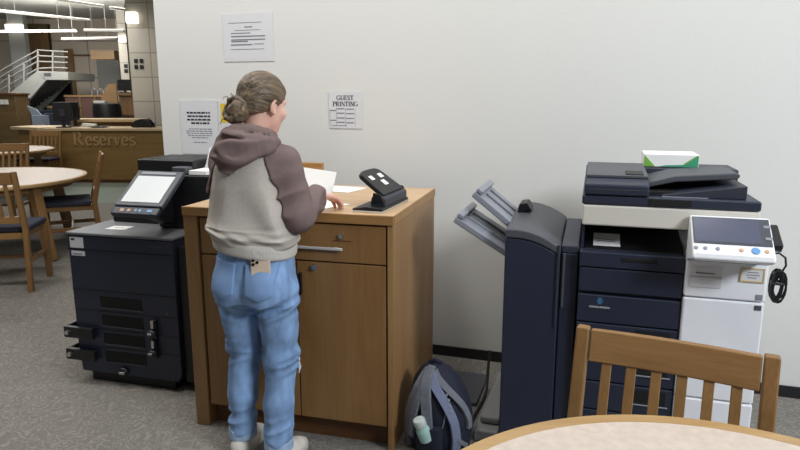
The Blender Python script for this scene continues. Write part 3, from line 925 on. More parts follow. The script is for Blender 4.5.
# tilted operating panel
Mp = Matrix.Translation((.47, -.035, 1.0)) @ Matrix.Rotation(R(36), 4, 'X') @ Matrix.Rotation(R(0), 4, 'Z')
pn = MB().box(-.14, .02, -.03, .14, .285, 0, Mp).build('control_panel', M['bezel'], cp, .008, 3)
MB().box(-.135, -.035, -.034, .135, .018, -.004, Mp).build('button_strip', M['navy2'], pn, .008, 3)
MB().box(-.112, .045, .0005, .112, .238, .003, Mp).build('lit_screen', M['screen_lit'], pn, .002)
MB().box(-.104, .252, .0005, .104, .27, .003, Mp).build('status_strip', M['tray'], pn, .001)
for x, w_, m in ((-.075, .022, 'orange_btn'), (-.035, .018, 'orange_btn'), (.005, .012, 'tray'), (.03, .018, 'blue_btn'), (.085, .03, 'blue_btn')):
    MB().box(x - w_ / 2, -.018, -.004, x + w_ / 2, 0, -.001, Mp).build('button', M[m], pn, .002)
MB().prism([(.04, .95), (.214, .87), (.214, 1.10), (.06, 1.0)], 'x', .42, .52).build('panel_arm', M['black'], cp, .01)


def onKop(x, y, z):
    return Vector((-1.780 + x * math.cos(KA) + y * math.sin(KA), 3.278 - x * math.sin(KA) + y * math.cos(KA), z))


t = thing('note_card', 'small white note lying on the grey top of the left copier', 'note', onKop(.215, .15, .8505), -KA + R(6))
MB().box(-.062, -.045, .0, .062, .045, .0016).build('card', M['paper'], t)
MB().box(-.03, -.005, .0017, .03, .002, .0022).build('print', M['ink_grey'], t)
t = thing('paper_stack', 'white stack of paper on the copier lid beside the cabinet', 'paper stack', onKop(.665, .30, 1.1475), -KA)
MB().box(-.045, -.08, 0, .06, .06, .022).build('stack', M['paper'], t, .002)
t = thing('leaning_sheet', 'white folded sheet propped upright on the copier beside the person', 'paper', onKop(.695, .43, 1.1485), -KA + R(12))
MB().prism([(-.085, 0), (.09, 0), (.10, .13), (-.045, .125)], 'y', -.003, .001, Matrix.Rotation(R(-18), 4, 'X')).build('sheet', M['paper'], t)
MB().prism([(-.085, 0), (-.08, 0), (-.06, .12), (-.045, .125)], 'y', -.05, .001, Matrix.Rotation(R(-18), 4, 'X')).build('folded_flap', M['paper_wall'], t)

# ================================================================== big printer with white column
BA = R(17)
BO = Vector((.80, 2.40, 0))
def onB(x, y, z):
    return Vector((BO.x + x * math.cos(BA) + y * math.sin(BA), BO.y - x * math.sin(BA) + y * math.cos(BA), z))


pr = thing('multifunction_printer', 'navy and white multifunction printer at the wall behind the slat back chair', 'printer', BO, -BA)
X0, X1, XW = -.088, .578, .300
PD = .66
MB().box(X0, .02, .04, XW - .002, PD, .86).build('lower_body', M['navy'], pr, .006)
MB().box(X0 + .03, .05, 0, X1 - .03, PD - .03, .04).build('base', M['black'], pr)
MB().box(X0, .0, .787, XW - .004, .018, .885).build('front_cover', M['navy'], pr, .006)
MB().box(X0 - .002, -.004, .889, XW - .004, .05, .952).build('tray_front', M['navy'], pr, .006)
MB().box(.07, -.008, .921, .20, -.0045, .936).build('tray_notch', M['groove'], pr, .002)
# output cavity: floor sloping, back and left wall
MB().prism([(.052, .89), (.052, .952), (.25, 1.008), (.418, 1.03), (.418, .89)], 'x', X0 + .012, XW - .004).build('output_tray', M['black'], pr, .004)
MB().box(X0 + .012, .42, .88, X1, PD, 1.055).build('inner_back', M['black'], pr)
MB().box(X0, .052, .88, X0 + .012, .42, 1.055).build('left_cheek', M['navy'], pr)
MB().box(.06, .34, 1.02, .17, .40, 1.05).build('exit_guide', M['navy2'], pr, .012, 3)
# scanner and feeder
MB().box(X0, 0.0, 1.056, .535, PD + .02, 1.137).build('scanner_unit', M['white2'], pr, .008, 3)
MB().box(X0 - .004, .0, 1.139, .535, PD + .02, 1.176).build('scanner_lid', M['navy'], pr, .008, 3)
MB().prism([(-.008, 1.178), (-.008, 1.218), (.02, 1.240), (.36, 1.262), (.42, 1.245), (.42, 1.178)], 'x', X0 + .002, .150).build('feeder_unit', M['navy'], pr, .008, 3)
MB().prism([(.03, 1.243), (.35, 1.263), (.405, 1.25), (.405, 1.252), (.35, 1.272), (.03, 1.252)], 'x', X0 + .008, .146).build('feeder_lid', M['grey_dk'], pr, .003)
MB().prism([(.05, 1.2535), (.115, 1.2575), (.115, 1.264), (.05, 1.257)], 'x', .065, .13).build('feeder_latch', M['black'], pr, .003)
MB().prism([(.152, 1.200), (.25, 1.225), (.46, 1.243), (.475, 1.25), (.475, 1.262), (.46, 1.268), (.25, 1.250), (.152, 1.222)], 'y', .10, .37).build('input_tray', M['grey_dk'], pr, .006)
MB().prism([(.20, 1.1765), (.49, 1.1765), (.49, 1.226), (.2, 1.182)], 'y', .035, .36).build('output_rest', M['navy2'], pr, .004)
MB().box(.153, .38, 1.1765, .525, .60, 1.252).build('rear_cover', M['navy2'], pr, .008, 3)
MB().box(.153, .06, 1.1765, .27, .375, 1.19).build('feeder_floor', M['groove'], pr)
MB().box(X0 + .02, -.011, 1.2, .15, -.0085, 1.2015).build('feeder_seam', M['grey_dk'], pr)
MB().box(.153, -.003, 1.146, .30, -.0005, 1.17).build('lid_grip', M['groove'], pr)
# lettering on the lid edge: pale strip
MB().box(.20, .02, 1.1765, .36, .032, 1.1785).build('lid_mark', M['tray'], pr)
# white right column
MB().box(XW, -.012, .803, X1, PD, .975).build('upper_panel', M['white'], pr, .008, 3)
MB().box(XW, -.012, .395, X1, PD, .799).build('door_panel', M['white'], pr, .008, 3)
MB().box(XW, -.012, .05, X1, PD, .391).build('lower_panel', M['white'], pr, .008, 3)
MB().box(XW + .002, -.008, .945, X1 - .002, -.0125, .95).build('panel_seam', M['tray'], pr)
MB().prism([(-.135, .976), (-.165, .988), (-.16, 1.008), (-.02, 1.118), (-.004, 1.118), (-.004, .977), (-.02, .960), (-.05, .958)], 'x', XW - .004, X1 - .018).build('panel_housing', M['white'], pr, .008, 3)
ang = math.atan2(1.118 - 1.008, .14)
Mq = Matrix.Translation(((XW + X1) / 2 - .011, -.16, 1.008)) @ Matrix.Rotation(ang, 4, 'X')
sc_ = MB().box(-.126, .046, .001, .126, .172, .0035, Mq).build('panel_glass', M['bezel'], pr, .002)
MB().box(-.122, .053, .004, .092, .165, .0046, Mq).build('touch_screen', M['screen_dim'], sc_)
for y in (.075, .13): MB().box(.106, y, .004, .128, y + .012, .0046, Mq).build('home_key', M['tray'], sc_)
for x, wx, wy, m in ((.07, .028, .016, 'blue_btn'), (.025, .014, .01, 'orange_btn'), (.105, .014, .01, 'orange_btn'), (-.12, .014, .008, 'tray'), (-.09, .014, .008, 'tray'), (-.05, .014, .008, 'tray')):
    MB().cyl(Mq @ Vector((x, .024, .0012)), Mq @ Vector((x, .024, .004)), wx / 2, seg=18).build('button', M[m], pr)
st_ = MB().box(.315, -.0155, .845, .425, -.0125, .925).build('white_sticker', M['paper_wall'], pr)
MB().box(.335, -.0165, .898, .40, -.0155, .903).build('print', M['ink_grey'], st_)
MB().box(.315, -.0165, .885, .425, -.0155, .8868).build('rule', M['ink_grey'], st_)
st_ = MB().box(.485, -.0155, .878, .566, -.0125, .932).build('bordered_sticker', M['paper_wall'], pr)
MB().box(.485, -.017, .878, .566, -.0157, .883).box(.485, -.017, .927, .566, -.0157, .932).box(.485, -.017, .883, .490, -.0157, .927).box(.561, -.017, .883, .566, -.0157, .927).build('border', M['gold'], st_)
for z, a_, b_ in ((.914, .51, .545), (.904, .505, .55), (.894, .51, .54)): MB().box(a_, -.0165, z, b_, -.0157, z + .003).build('print', M['ink_grey'], st_)
MB().box(.545, -.0145, .812, .567, -.0125, .832).build('rating_mark', M['tray'], pr)
MB().box(.545, -.0145, .772, .567, -.0125, .790).build('dark_mark', M['grey_dk'], pr)
# drawers of the lower body
for k in range(5):
    zt = .775 - k * .15 if k == 0 else .655 - (k - 1) * .125
    hgt = .115 if k == 0 else .12
    d = MB().box(X0, .0, zt - hgt, XW - .004, .019, zt).build('paper_drawer', M['navy'], pr, .005)
    if k:
        MB().box(.14, -.002, zt - .072, XW - .03, -.0003, zt - .012).build('grip_recess', M['groove'], d)
        MB().box(.13, -.005, zt - .078, XW - .02, -.0005, zt - .073).build('grip_lip', M['tray'], d, .001)
# brand mark on the front cover
font_mesh('KONICA MINOLTA', .0092, 'brand_lettering', M['paper'], pr, (-.002, -.0012, .722), (R(90), 0, 0))
g = MB()
for k in range(5):
    z = .740 + k * .0055; hw = (.006, .010, .0115, .010, .006)[k]
    g.prism([(-.002 - hw, z - .0018), (-.002, z - .0026), (-.002 + hw, z - .0018), (-.002 + hw, z + .0018), (-.002, z + .0026), (-.002 - hw, z + .0018)], 'y', -.0012, -.0003)
g.build('brand_mark', M['logo_blue'], pr)
# label in the output tray
t = thing('paper_label', 'small white slip lying in the printer output tray', 'label', onB(.012, .125, .9755), -BA)
MB().box(-.052, -.055, 0, .052, .055, .0015).xf(Matrix.Rotation(R(15.8), 4, 'X')).build('slip', M['paper'], t)
for k in range(2): MB().box(-.04, -.002 - k * .016, .002, .03, .002 - k * .016, .0026).xf(Matrix.Rotation(R(15.8), 4, 'X')).build('print', M['ink_grey'], t)

# card reader and its cable
cr = thing('card_reader', 'black card reader on the right edge of the white printer panel', 'card reader', onB(X1 + .012, .05, .965), -BA)
MB().box(-.019, -.05, 0.03, .026, .06, .058).xf(Matrix.Rotation(R(0), 4, 'X')).build('mount_plate', M['navy2'], cr, .003)
MB().box(-.02, -.055, .06, .028, .07, .085).xf(Matrix.Translation((0, 0, 0)) @ Matrix.Translation((0, 0, .06)) @ Matrix.Rotation(R(28), 4, 'X') @ Matrix.Translation((0, 0, -.06))).build('reader_body', M['black'], cr, .006, 3)
cb = thing('cable_bundle', 'black coiled cable hanging from the right side of the white printer', 'cable', onB(X1 + .001, .1, .925), -BA)
MB().box(.0, -.012, .03, .03, .012, .05).build('plug', M['black'], cb, .003)
pts = [Vector((.03, 0, .04)), Vector((.055, 0, .045)), Vector((.075, -.01, .03)), Vector((.08, -.01, 0)), Vector((.07, 0, -.03)), Vector((.06, 0, -.05))]
MB().tube(pts, .004, 8).build('lead', M['black'], cb)
rr = random.Random(5)
loops = []
for i in range(150):
    a = i * .42
    loops.append(Vector((.062 + .02 * math.cos(a) + .006 * math.sin(i * .11), .018 * math.sin(a * .5 + 1), -.085 + .055 * math.sin(a) + .01 * math.cos(i * .17))))
MB().tube(loops, .0038, 6).build('coil', M['black'], cb)
MB().tube([Vector((.042 + .02 + .022 * math.cos(q), .024 * math.sin(q), -.07)) for q in [2 * math.pi * k / 16 for k in range(17)]], .006, 6).build('cable_tie', M['black'], cb)
# ream on top
t = thing('paper_ream', 'white paper ream with green triangles on top of the printer', 'ream', onB(.262, .49, 1.2535), -BA - R(1))
MB().box(-.11, -.10, 0, .11, .10, .056).build('wrapped_ream', M['paper'], t, .004)
MB().prism([(-.108, .003), (-.062, .003), (-.108, .052)], 'y', -.1015, -.1003).build('green_triangle', M['green'], t)
MB().prism([(.108, .003), (.05, .014), (.108, .052)], 'y', -.1015, -.1003).build('green_triangle', M['teal'], t)
MB().prism([(.06, .015), (.108, .052), (.1, .052), (.052, .017)], 'y', -.1018, -.1016).build('light_green_edge', M['green'], t)
MB().prism([(-.05, .003), (.108, .003), (.06, .013), (-.02, .009)], 'y', -.1015, -.1003).build('teal_band', M['teal'], t)

# ================================================================== finisher tower left of it
ft = thing('finisher_tower', 'tall navy finisher tower with sloping grey trays, left of the white printer', 'finisher', onB(-.386, .0, 0), -BA)
TW = .222
def top_prof(dz):
    return [(TW * i / 10, 1.022 + dz + .012 * math.sin(math.pi * i / 10 * .6) - .075 * (i / 10) ** 2) for i in range(11)]
fr = top_prof(0); bk = top_prof(.03)
MB().loft([[Vector((0, 0, .02)), Vector((TW, 0, .02))] + [Vector((x, 0, z - .04)) for x, z in reversed(fr)],
           [Vector((0, .55, .02)), Vector((TW, .55, .02))] + [Vector((x, .55, z - .04)) for x, z in reversed(bk)]]).build('tower_body', M['navy'], ft, .006)
MB().loft([[Vector((x, -.004, z - .038)) for x, z in fr] + [Vector((x, -.004, z)) for x, z in reversed(fr)],
           [Vector((x, .55, z - .038)) for x, z in bk] + [Vector((x, .55, z)) for x, z in reversed(bk)]]).build('top_cap', M['grey_dk'], ft, .008, 3)
MB().box(TW + .002, .03, .03, TW + .072, .53, .93).build('bridge_column', M['navy'], ft, .006)
MB().prism([(.03, .93), (.03, .962), (.53, .985), (.53, .93)], 'x', TW + .002, TW + .072).build('bridge_cap', M['navy2'], ft, .006)
MB().box(TW - .012, -.008, .62, TW - .002, -.001, .97).build('front_latch', M['navy2'], ft, .003)
MB().box(TW + .01, .024, .70, TW + .02, .0295, .93).build('door_edge_strip', M['grey_dk'], ft, .002)
MB().prism([(.01, 1.03), (.075, 1.05), (.055, 1.085), (.02, 1.08)], 'y', .30, .42).build('tray_joint', M['black'], ft, .006)
# two staggered output trays
for k, (zb, ln, a, yo, m) in enumerate(((1.0, .21, 38, .28, 'tray'), (.885, .27, 31, .22, 'tray'))):
    Mt = Matrix.Translation((-.004, yo, zb)) @ Matrix.Rotation(R(180), 4, 'Z') @ Matrix.Rotation(R(-a), 4, 'Y')
    q = MB().box(0, -.17, 0, ln, .15, .028, Mt).build('output_tray', M[m], ft, .006)
    MB().box(ln - .03, -.17, .029, ln, .15, .05, Mt).build('tray_lip', M[m], q, .006)
    for y in (-.07, .05): MB().box(.02, y - .008, .0285, ln - .04, y + .008, .036, Mt).build('tray_rib', M['grey_top'] if k == 0 else M['tray'], q, .002)
# grey plinth and cable on the floor beside it
t = thing('grey_plinth', 'low light grey plastic plinth on the carpet between backpack and finisher tower', 'plinth', onB(-.515, .09, 0), -BA)
MB().prism([(0.0, 0.0), (.115, 0.0), (.115, .58), (.012, .58)], 'z', .0, .06).build('lower_step', M['plinth'], t, .012, 3)
MB().prism([(.02, .06), (.115, .06), (.115, .58), (.03, .58)], 'z', .061, .10).build('upper_step', M['plinth'], t, .015, 3)
t = thing('floor_cable', 'black cable lying along the carpet beside the light grey plinth', 'cable', onB(-.54, .12, 0.008), -BA)
MB().tube([Vector((.0, 0, 0)), Vector((-.01, .15, 0)), Vector((.005, .35, .0)), Vector((.012, .45, .02)), Vector((.0, .55, .1)), Vector((-.0, .60, .18))], .0075, 8).build('cable', M['black'], t)
t = thing('shaded_carpet_panel', 'flat dark grey panel standing in for shaded carpet at the wall behind the backpack', 'panel', onB(-.79, .42, 0), -BA)  # dark slab in place of carpet lying in shade
MB().box(0, 0, 0, .235, .36, .022).build('panel', M['grey_dk'], t, .006)
# ================================================================== backpack
bp = thing('backpack', 'grey and navy backpack leaning on the right side of the wooden cabinet', 'backpack', (.182, 2.63, 0), R(-14))
PCH = .785
def ring(z, hx, y0, y1, n=28, sq=2.6, cx=0):
    r = []
    for i in range(n):
        a = 2 * math.pi * i / n
        c, s = math.cos(a), math.sin(a)
        k = (abs(c) ** sq + abs(s) ** sq) ** (-1 / sq)
        r.append(Vector((cx + hx * c * k, (y0 + y1) / 2 + (y1 - y0) / 2 * s * k, z * PCH)))
    return r
BODY = ((.0, .12, -.10, .10, 0), (.015, .138, -.115, .115, 0), (.1, .148, -.125, .125, .002), (.22, .144, -.122, .122, .0), (.32, .126, -.11, .115, -.008),
        (.40, .10, -.09, .10, -.018), (.45, .068, -.06, .08, -.024), (.475, .04, -.02, .05, -.028))
MB().loft([ring(z, hx, y0, y1, cx=cx) for z, hx, y0, y1, cx in BODY]).build('main_body', M['pack_navy'], bp, smooth=60)
def prof(z):
    zs = [b_[0] for b_ in BODY]
    return [float(np.interp(z, zs, [b_[i] for b_ in BODY])) for i in (1, 2, 3, 4)]
def band(f0, f1, z0, z1, off, w, m, nm, fz=None, side=0.0, n=16, th=.012):
    """a webbing band over the front of the pack from (f0,z0) to (f1,z1); f is -1..1 across its width"""
    L = []
    for i in range(n + 1):
        u = i / n
        z = z0 + (z1 - z0) * u; f = f0 + (f1 - f0) * (u if fz is None else u ** fz)
        hx, y0, y1, cx = prof(z)
        x = cx + hx * f
        k = (max(0.0, 1 - abs(f) ** 2.6)) ** (1 / 2.6)
        y = (y0 + y1) / 2 - (y1 - y0) / 2 * k - off
        L.append((Vector((x, y, z * PCH)), Vector((f * 1.0, -max(k, .25), .15)).normalized()))
    rings = []
    for i, (p, nn) in enumerate(L):
        t = (L[min(i + 1, n)][0] - L[max(i - 1, 0)][0]).normalized()
        b_ = t.cross(nn).normalized()
        rings.append([p + b_ * w / 2 + nn * th, p - b_ * w / 2 + nn * th, p - b_ * w / 2 - nn * .006, p + b_ * w / 2 - nn * .006])
    return MB().loft(rings).build(nm, m, bp, .003)
band(-.93, -.35, .02, .47, .004, .05, M['pack_grey'], 'grey_side_panel', fz=2.6)
band(-.72, -.1, .10, .49, .012, .034, M['pack_grey'], 'shoulder_strap', fz=2.2)
band(-.20, -.30, .17, .485, .016, .046, M['pack_grey'], 'shoulder_strap', fz=1.0)
band(.62, -.10, .03, .455, .006, .04, M['pack_blue'], 'blue_trim_band', fz=3.0)
band(.95, .15, .16, .47, .012, .030, M['pack_grey'], 'side_strap', fz=3.2)
band(.90, .62, .06, .12, .006, .02, M['pack_grey'], 'compression_strap')
MB().tube([Vector((-.055, .03, .355)), Vector((-.052, .025, .378)), Vector((-.03, .02, .39)), Vector((-.005, .025, .38)), Vector((.0, .03, .355))], .009, 8).build('haul_loop', M['pack_navy'], bp)
MB().loft([ring(z, .056 * k, -.165, -.105, cx=-.02) for z, k in ((.02, 1), (.1, 1.05), (.17, 1.02), (.185, .95))]).build('side_pocket', M['pack_navy'], bp, smooth=60)
MB().tube([Vector((-.005 + .05 * math.sin(i * .22), -.134 + .0012 * i * i * .35, .04 + .026 * i)) for i in range(12)], .0035, 6).build('zip', M['pack_grey'], bp)
for k in range(5):
    hx, y0, y1, cx = prof(.36 - .03 * k)
    MB().box(cx + hx * .52 - .004, y0 + .004 * 1 - .014, (.36 - .03 * k) * PCH, cx + hx * .52 + .006, y0 + .008, (.374 - .03 * k) * PCH).build('webbing_loop', M['tray'], bp, .002)
bt = thing('water_bottle', 'pale mint water bottle in the side pocket of the backpack', 'bottle', Matrix.LocRotScale(bp.location, bp.rotation_euler, None) @ Vector((-.03, -.148, .088)), 0)
bt.rotation_euler = (R(6), R(-20), 0)
MB().lathe([(.022, 0), (.03, .006), (.031, .05), (.03, .06), (.024, .075), (.0235, .08)], seg=28).build('bottle_body', M['bottle'], bt)
MB().lathe([(.026, .0805), (.027, .083), (.027, .105), (.024, .112), (.012, .114)], seg=28).build('cap', M['bottle_cap'], bt)
# ================================================================== implicit surfaces for the figure
class Field:
    def __init__(s, lo, hi, h):
        s.h = h; s.lo = np.array(lo, float)
        s.n = [int((hi[i] - lo[i]) / h) + 2 for i in range(3)]
        s.ax = [lo[i] + h * np.arange(s.n[i]) for i in range(3)]
        s.D = np.full(s.n, 1.0, np.float32)

    def win(s, lo, hi, m):
        sl = []
        for i in range(3):
            a = max(0, int((lo[i] - m - s.lo[i]) / s.h)); b = min(s.n[i], int((hi[i] + m - s.lo[i]) / s.h) + 2)
            sl.append(slice(a, max(b, a)))
        return tuple(sl)

    def apply(s, fn, lo, hi, k=.02, mode='u'):
        w = s.win(lo, hi, k * 1.3 + 3 * s.h)
        x = s.ax[0][w[0]][:, None, None]; y = s.ax[1][w[1]][None, :, None]; z = s.ax[2][w[2]][None, None, :]
        if 0 in (x.size, y.size, z.size): return s
        d = fn(x, y, z)
        D = s.D[w]
        if mode == 's': d = -d
        if mode == 'u':
            t = np.clip(.5 + .5 * (D - d) / k, 0, 1); s.D[w] = D * (1 - t) + d * t - k * t * (1 - t)
        else:
            t = np.clip(.5 - .5 * (D - d) / k, 0, 1); s.D[w] = D * (1 - t) + d * t + k * t * (1 - t)
        return s

    def cap(s, a, b, ra, rb=None, k=.02, mode='u'):
        rb = ra if rb is None else rb
        a = np.array(a, float); b = np.array(b, float); ba = b - a; L = max(ba @ ba, 1e-9)
        r = max(ra, rb)
        def fn(x, y, z):
            t = np.clip(((x - a[0]) * ba[0] + (y - a[1]) * ba[1] + (z - a[2]) * ba[2]) / L, 0, 1)
            return np.sqrt((x - a[0] - ba[0] * t) ** 2 + (y - a[1] - ba[1] * t) ** 2 + (z - a[2] - ba[2] * t) ** 2) - (ra + (rb - ra) * t)
        return s.apply(fn, np.minimum(a, b) - r, np.maximum(a, b) + r, k, mode)

    def chain(s, pts, rs, k=.02, mode='u'):
        for i in range(len(pts) - 1): s.cap(pts[i], pts[i + 1], rs[i], rs[i + 1], k, mode)
        return s

    def ell(s, c, r, Rm=None, k=.02, mode='u'):
        c = np.array(c, float); r = np.array(r, float)
        Q = np.eye(3) if Rm is None else np.array(Rm)      # columns: local axes in field space
        ext = np.sqrt(((Q * r) ** 2).sum(1))
        def fn(x, y, z):
            p = [(x - c[0]) * Q[0, i] + (y - c[1]) * Q[1, i] + (z - c[2]) * Q[2, i] for i in range(3)]
            k0 = np.sqrt((p[0] / r[0]) ** 2 + (p[1] / r[1]) ** 2 + (p[2] / r[2]) ** 2) + 1e-6
            k1 = np.sqrt((p[0] / r[0] ** 2) ** 2 + (p[1] / r[1] ** 2) ** 2 + (p[2] / r[2] ** 2) ** 2) + 1e-6
            return k0 * (k0 - 1) / k1
        return s.apply(fn, c - ext, c + ext, k, mode)

    def sect(s, S, k=.02, mode='u', e=2.3, grow=0.0):
        S = np.array(S, float); S = S[S[:, 0].argsort()]
        z0, z1 = S[0, 0], S[-1, 0]
        R_ = S[:, 3:5].max() + grow
        def fn(x, y, z):
            cx, cy, rx, ry = [np.interp(z, S[:, 0], S[:, i]) for i in (1, 2, 3, 4)]
            rx = rx + grow; ry = ry + grow
            q = (np.abs((x - cx) / rx) ** e + np.abs((y - cy) / ry) ** e) ** (1 / e)
            d = (q - 1) * np.minimum(rx, ry)
            return np.maximum(np.maximum(d, z - z1), z0 - z)
        lo = (S[:, 1].min() - R_, S[:, 2].min() - R_, z0); hi = (S[:, 1].max() + R_, S[:, 2].max() + R_, z1)
        return s.apply(fn, lo, hi, k, mode)

    def disp(s, fn):
        x = s.ax[0][:, None, None]; y = s.ax[1][None, :, None]; z = s.ax[2][None, None, :]
        s.D = s.D + fn(x, y, z).astype(np.float32)
        return s

    def mesh(s):
        D = s.D; I = D < 0
        nx, ny, nz = D.shape
        cnt = np.zeros((nx - 1, ny - 1, nz - 1), np.int8)
        offs = [(i, j, k) for i in (0, 1) for j in (0, 1) for k in (0, 1)]
        for i, j, k in offs: cnt += I[i:nx - 1 + i, j:ny - 1 + j, k:nz - 1 + k]
        act = np.argwhere((cnt > 0) & (cnt < 8))
        idx = np.full(cnt.shape, -1, np.int64); idx[tuple(act.T)] = np.arange(len(act))
        cv = {o: D[act[:, 0] + o[0], act[:, 1] + o[1], act[:, 2] + o[2]] for o in offs}
        acc = np.zeros((len(act), 3)); num = np.zeros(len(act))
        for o in offs:
            for ax in range(3):
                if o[ax]: continue
                o2 = list(o); o2[ax] = 1; o2 = tuple(o2)
                a, b = cv[o], cv[o2]
                mk = (a < 0) != (b < 0)
                t = np.where(mk, a / np.where(mk, a - b, 1), 0)
                p = np.tile(np.array(o, float), (len(act), 1)); p[:, ax] += t
                acc[mk] += p[mk]; num[mk] += 1
        V = s.lo + s.h * (act + acc / num[:, None])
        Q = []
        for ax in range(3):
            u, v = (ax + 1) % 3, (ax + 2) % 3
            sa = [slice(1, -1)] * 3; sb = [slice(1, -1)] * 3
            sa[ax] = slice(0, -1); sb[ax] = slice(1, None)
            a = I[tuple(sa)]; b = I[tuple(sb)]
            e = np.argwhere(a != b)
            e[:, u] += 1; e[:, v] += 1
            flip = I[tuple(e.T)]
            def cell(du, dv):
                q = e.copy(); q[:, u] += du; q[:, v] += dv
                return idx[tuple(q.T)]
            q = np.stack([cell(-1, -1), cell(0, -1), cell(0, 0), cell(-1, 0)], 1)
            q[~flip] = q[~flip][:, ::-1]
            Q.append(q)
        Q = np.concatenate(Q); Q = Q[(Q >= 0).all(1)]
        return V, Q

    def build(s, name, m, parent, label=None, smooth_it=1, keep_largest=False):
        V, Q = s.mesh()
        for _ in range(smooth_it):
            A = np.zeros_like(V); n = np.zeros(len(V))
            for i in range(4):
                a, b = Q[:, i], Q[:, (i + 1) % 4]
                for c in range(3): A[:, c] += np.bincount(a, V[b, c], len(V))
                n += np.bincount(a, minlength=len(V))
                for c in range(3): A[:, c] += np.bincount(b, V[a, c], len(V))
                n += np.bincount(b, minlength=len(V))
            n = np.maximum(n, 1)
            V = V * .5 + .5 * A / n[:, None]
        me = bpy.data.meshes.new(name)
        me.vertices.add(len(V)); me.vertices.foreach_set('co', V.astype(np.float32).ravel())
        me.loops.add(len(Q) * 4); me.loops.foreach_set('vertex_index', Q.astype(np.int32).ravel())
        me.polygons.add(len(Q)); me.polygons.foreach_set('loop_start', np.arange(0, len(Q) * 4, 4, dtype=np.int32))
        me.polygons.foreach_set('use_smooth', np.ones(len(Q), bool))
        me.update(calc_edges=True); me.validate()
        me.materials.append(m)
        o = bpy.data.objects.new(name, me); COL.objects.link(o); o.parent = parent
        if label: o['label'] = label
        return o


_nr = np.random.RandomState(4)
_ND = _nr.normal(size=(10, 3)); _ND /= np.linalg.norm(_ND, axis=1)[:, None]
_NP = _nr.uniform(0, 6.28, 10); _NF = _nr.uniform(.6, 1.7, 10)
def wn(x, y, z, f, n=6):
    """soft irregular waves, roughly -1..1, about f radians per metre"""
    wx = x + .35 / f * np.sin(f * .7 * z + 1.3) ; wz = z + .35 / f * np.sin(f * .8 * x + .4)
    r = 0
    for i in range(n):
        r = r + np.sin(f * _NF[i] * (_ND[i, 0] * wx + _ND[i, 1] * y + _ND[i, 2] * wz) + _NP[i])
    return r / n * 1.7


def ridge(v): return 1 - 2 * np.abs(v)


def gs(v, c, w): return np.exp(-((v - c) / w) ** 2)


# ================================================================== the person
PA = R(15)
PX, PY_ = -.590, 2.50
me_ = thing('person', 'person in taupe and oatmeal hoodie and jeans standing at the wooden cabinet, handling papers', 'person', (PX, PY_, 0), -PA)

# joints (local: x right, y forward, z up)
SHR, ELR, WRR = (.154, .0, 1.305), (.198, -.012, 1.085), (.200, .180, 1.146)
SHL, ELL_, WRL = (-.140, .02, 1.30), (-.155, .125, 1.08), (-.01, .275, 1.16)
HIPR, KNR, ANR = (.085, -.005, .82), (.086, .015, .47), (.084, -.035, .085)
HIPL, KNL, ANL = (-.085, -.005, .82), (-.098, .045, .47), (-.116, .02, .085)
# head frame
HC = np.array((.045, .035, 1.522))
hyaw, hpit = R(-25), R(-17)
HR = (Matrix.Rotation(hyaw, 3, 'Z') @ Matrix.Rotation(hpit, 3, 'X'))
HRn = np.array(HR)
def hp_(x, y, z): return HC + HRn @ np.array((x, y, z))


TORSO = [(.80, 0, -.012, .132, .105), (.90, 0, -.005, .130, .095), (1.02, .002, -.0, .135, .095), (1.15, .004, .0, .148, .105), (1.27, .006, .0, .150, .098), (1.34, .008, -.002, .105, .075), (1.385, .012, .0, .06, .058)]

B = Field((-.34, -.26, -.0), (.36, .46, 1.68), .0045)
B.sect(TORSO, k=.03)
B.cap((.012, -.012, 1.36), hp_(0, -.02, -.05), .05, .047, .03)
# skull, face
B.ell(hp_(0, -.015, .032), (.071, .09, .08), HRn, .02)
B.ell(hp_(0, .03, -.03), (.056, .062, .082), HRn, .02)
B.ell(hp_(0, .06, -.088), (.026, .025, .022), HRn, .03)
B.cap(hp_(0, .086, .012), hp_(0, .104, -.022), .007, .0105, .014)
B.ell(hp_(0, .094, -.028), (.014, .011, .008), HRn, .008)
B.ell(hp_(0, .088, -.055), (.021, .010, .006), HRn, .006)
B.ell(hp_(0, .086, -.067), (.018, .010, .0065), HRn, .006)
B.ell(hp_(0, .074, .03), (.042, .012, .010), HRn, .02)
for s in (-1, 1):
    B.ell(hp_(s * .031, .094, .008), (.016, .012, .011), HRn, .012, 's')
    B.ell(hp_(s * .038, .065, -.022), (.02, .02, .018), HRn, .02)
    ear = HRn @ np.array(Matrix.Rotation(R(-12), 3, 'X') @ Matrix.Rotation(R(s * 18), 3, 'Z'))
    B.ell(hp_(s * .072, -.006, -.008), (.009, .019, .031), ear, .008)
    B.ell(hp_(s * .0795, -.002, -.004), (.006, .010, .018), ear, .004, 's')
    B.ell(hp_(s * .072, .002, -.035), (.007, .009, .010), ear, .006)
# arms
B.chain([SHR, ELR], [.046, .037], .03); B.chain([ELR, WRR], [.036, .025], .02)
B.chain([SHL, ELL_], [.046, .037], .03); B.chain([ELL_, WRL], [.036, .025], .02)
# legs, feet
for H_, K_, A_, out in ((HIPR, KNR, ANR, 1), (HIPL, KNL, ANL, -1)):
    B.chain([H_, K_], [.060, .05], .03)
    c_ = tuple(np.array(K_) * .6 + np.array(A_) * .4 + np.array((0, -.012, 0)))
    B.chain([K_, c_, A_], [.048, .047, .033], .02)
    th = R(14) if out > 0 else 0.0
    f_ = (math.sin(th), math.cos(th))
    B.cap((A_[0], A_[1] - .005, .05), (A_[0] + .14 * f_[0], A_[1] + .14 * f_[1], .035), .03, .026, .02)


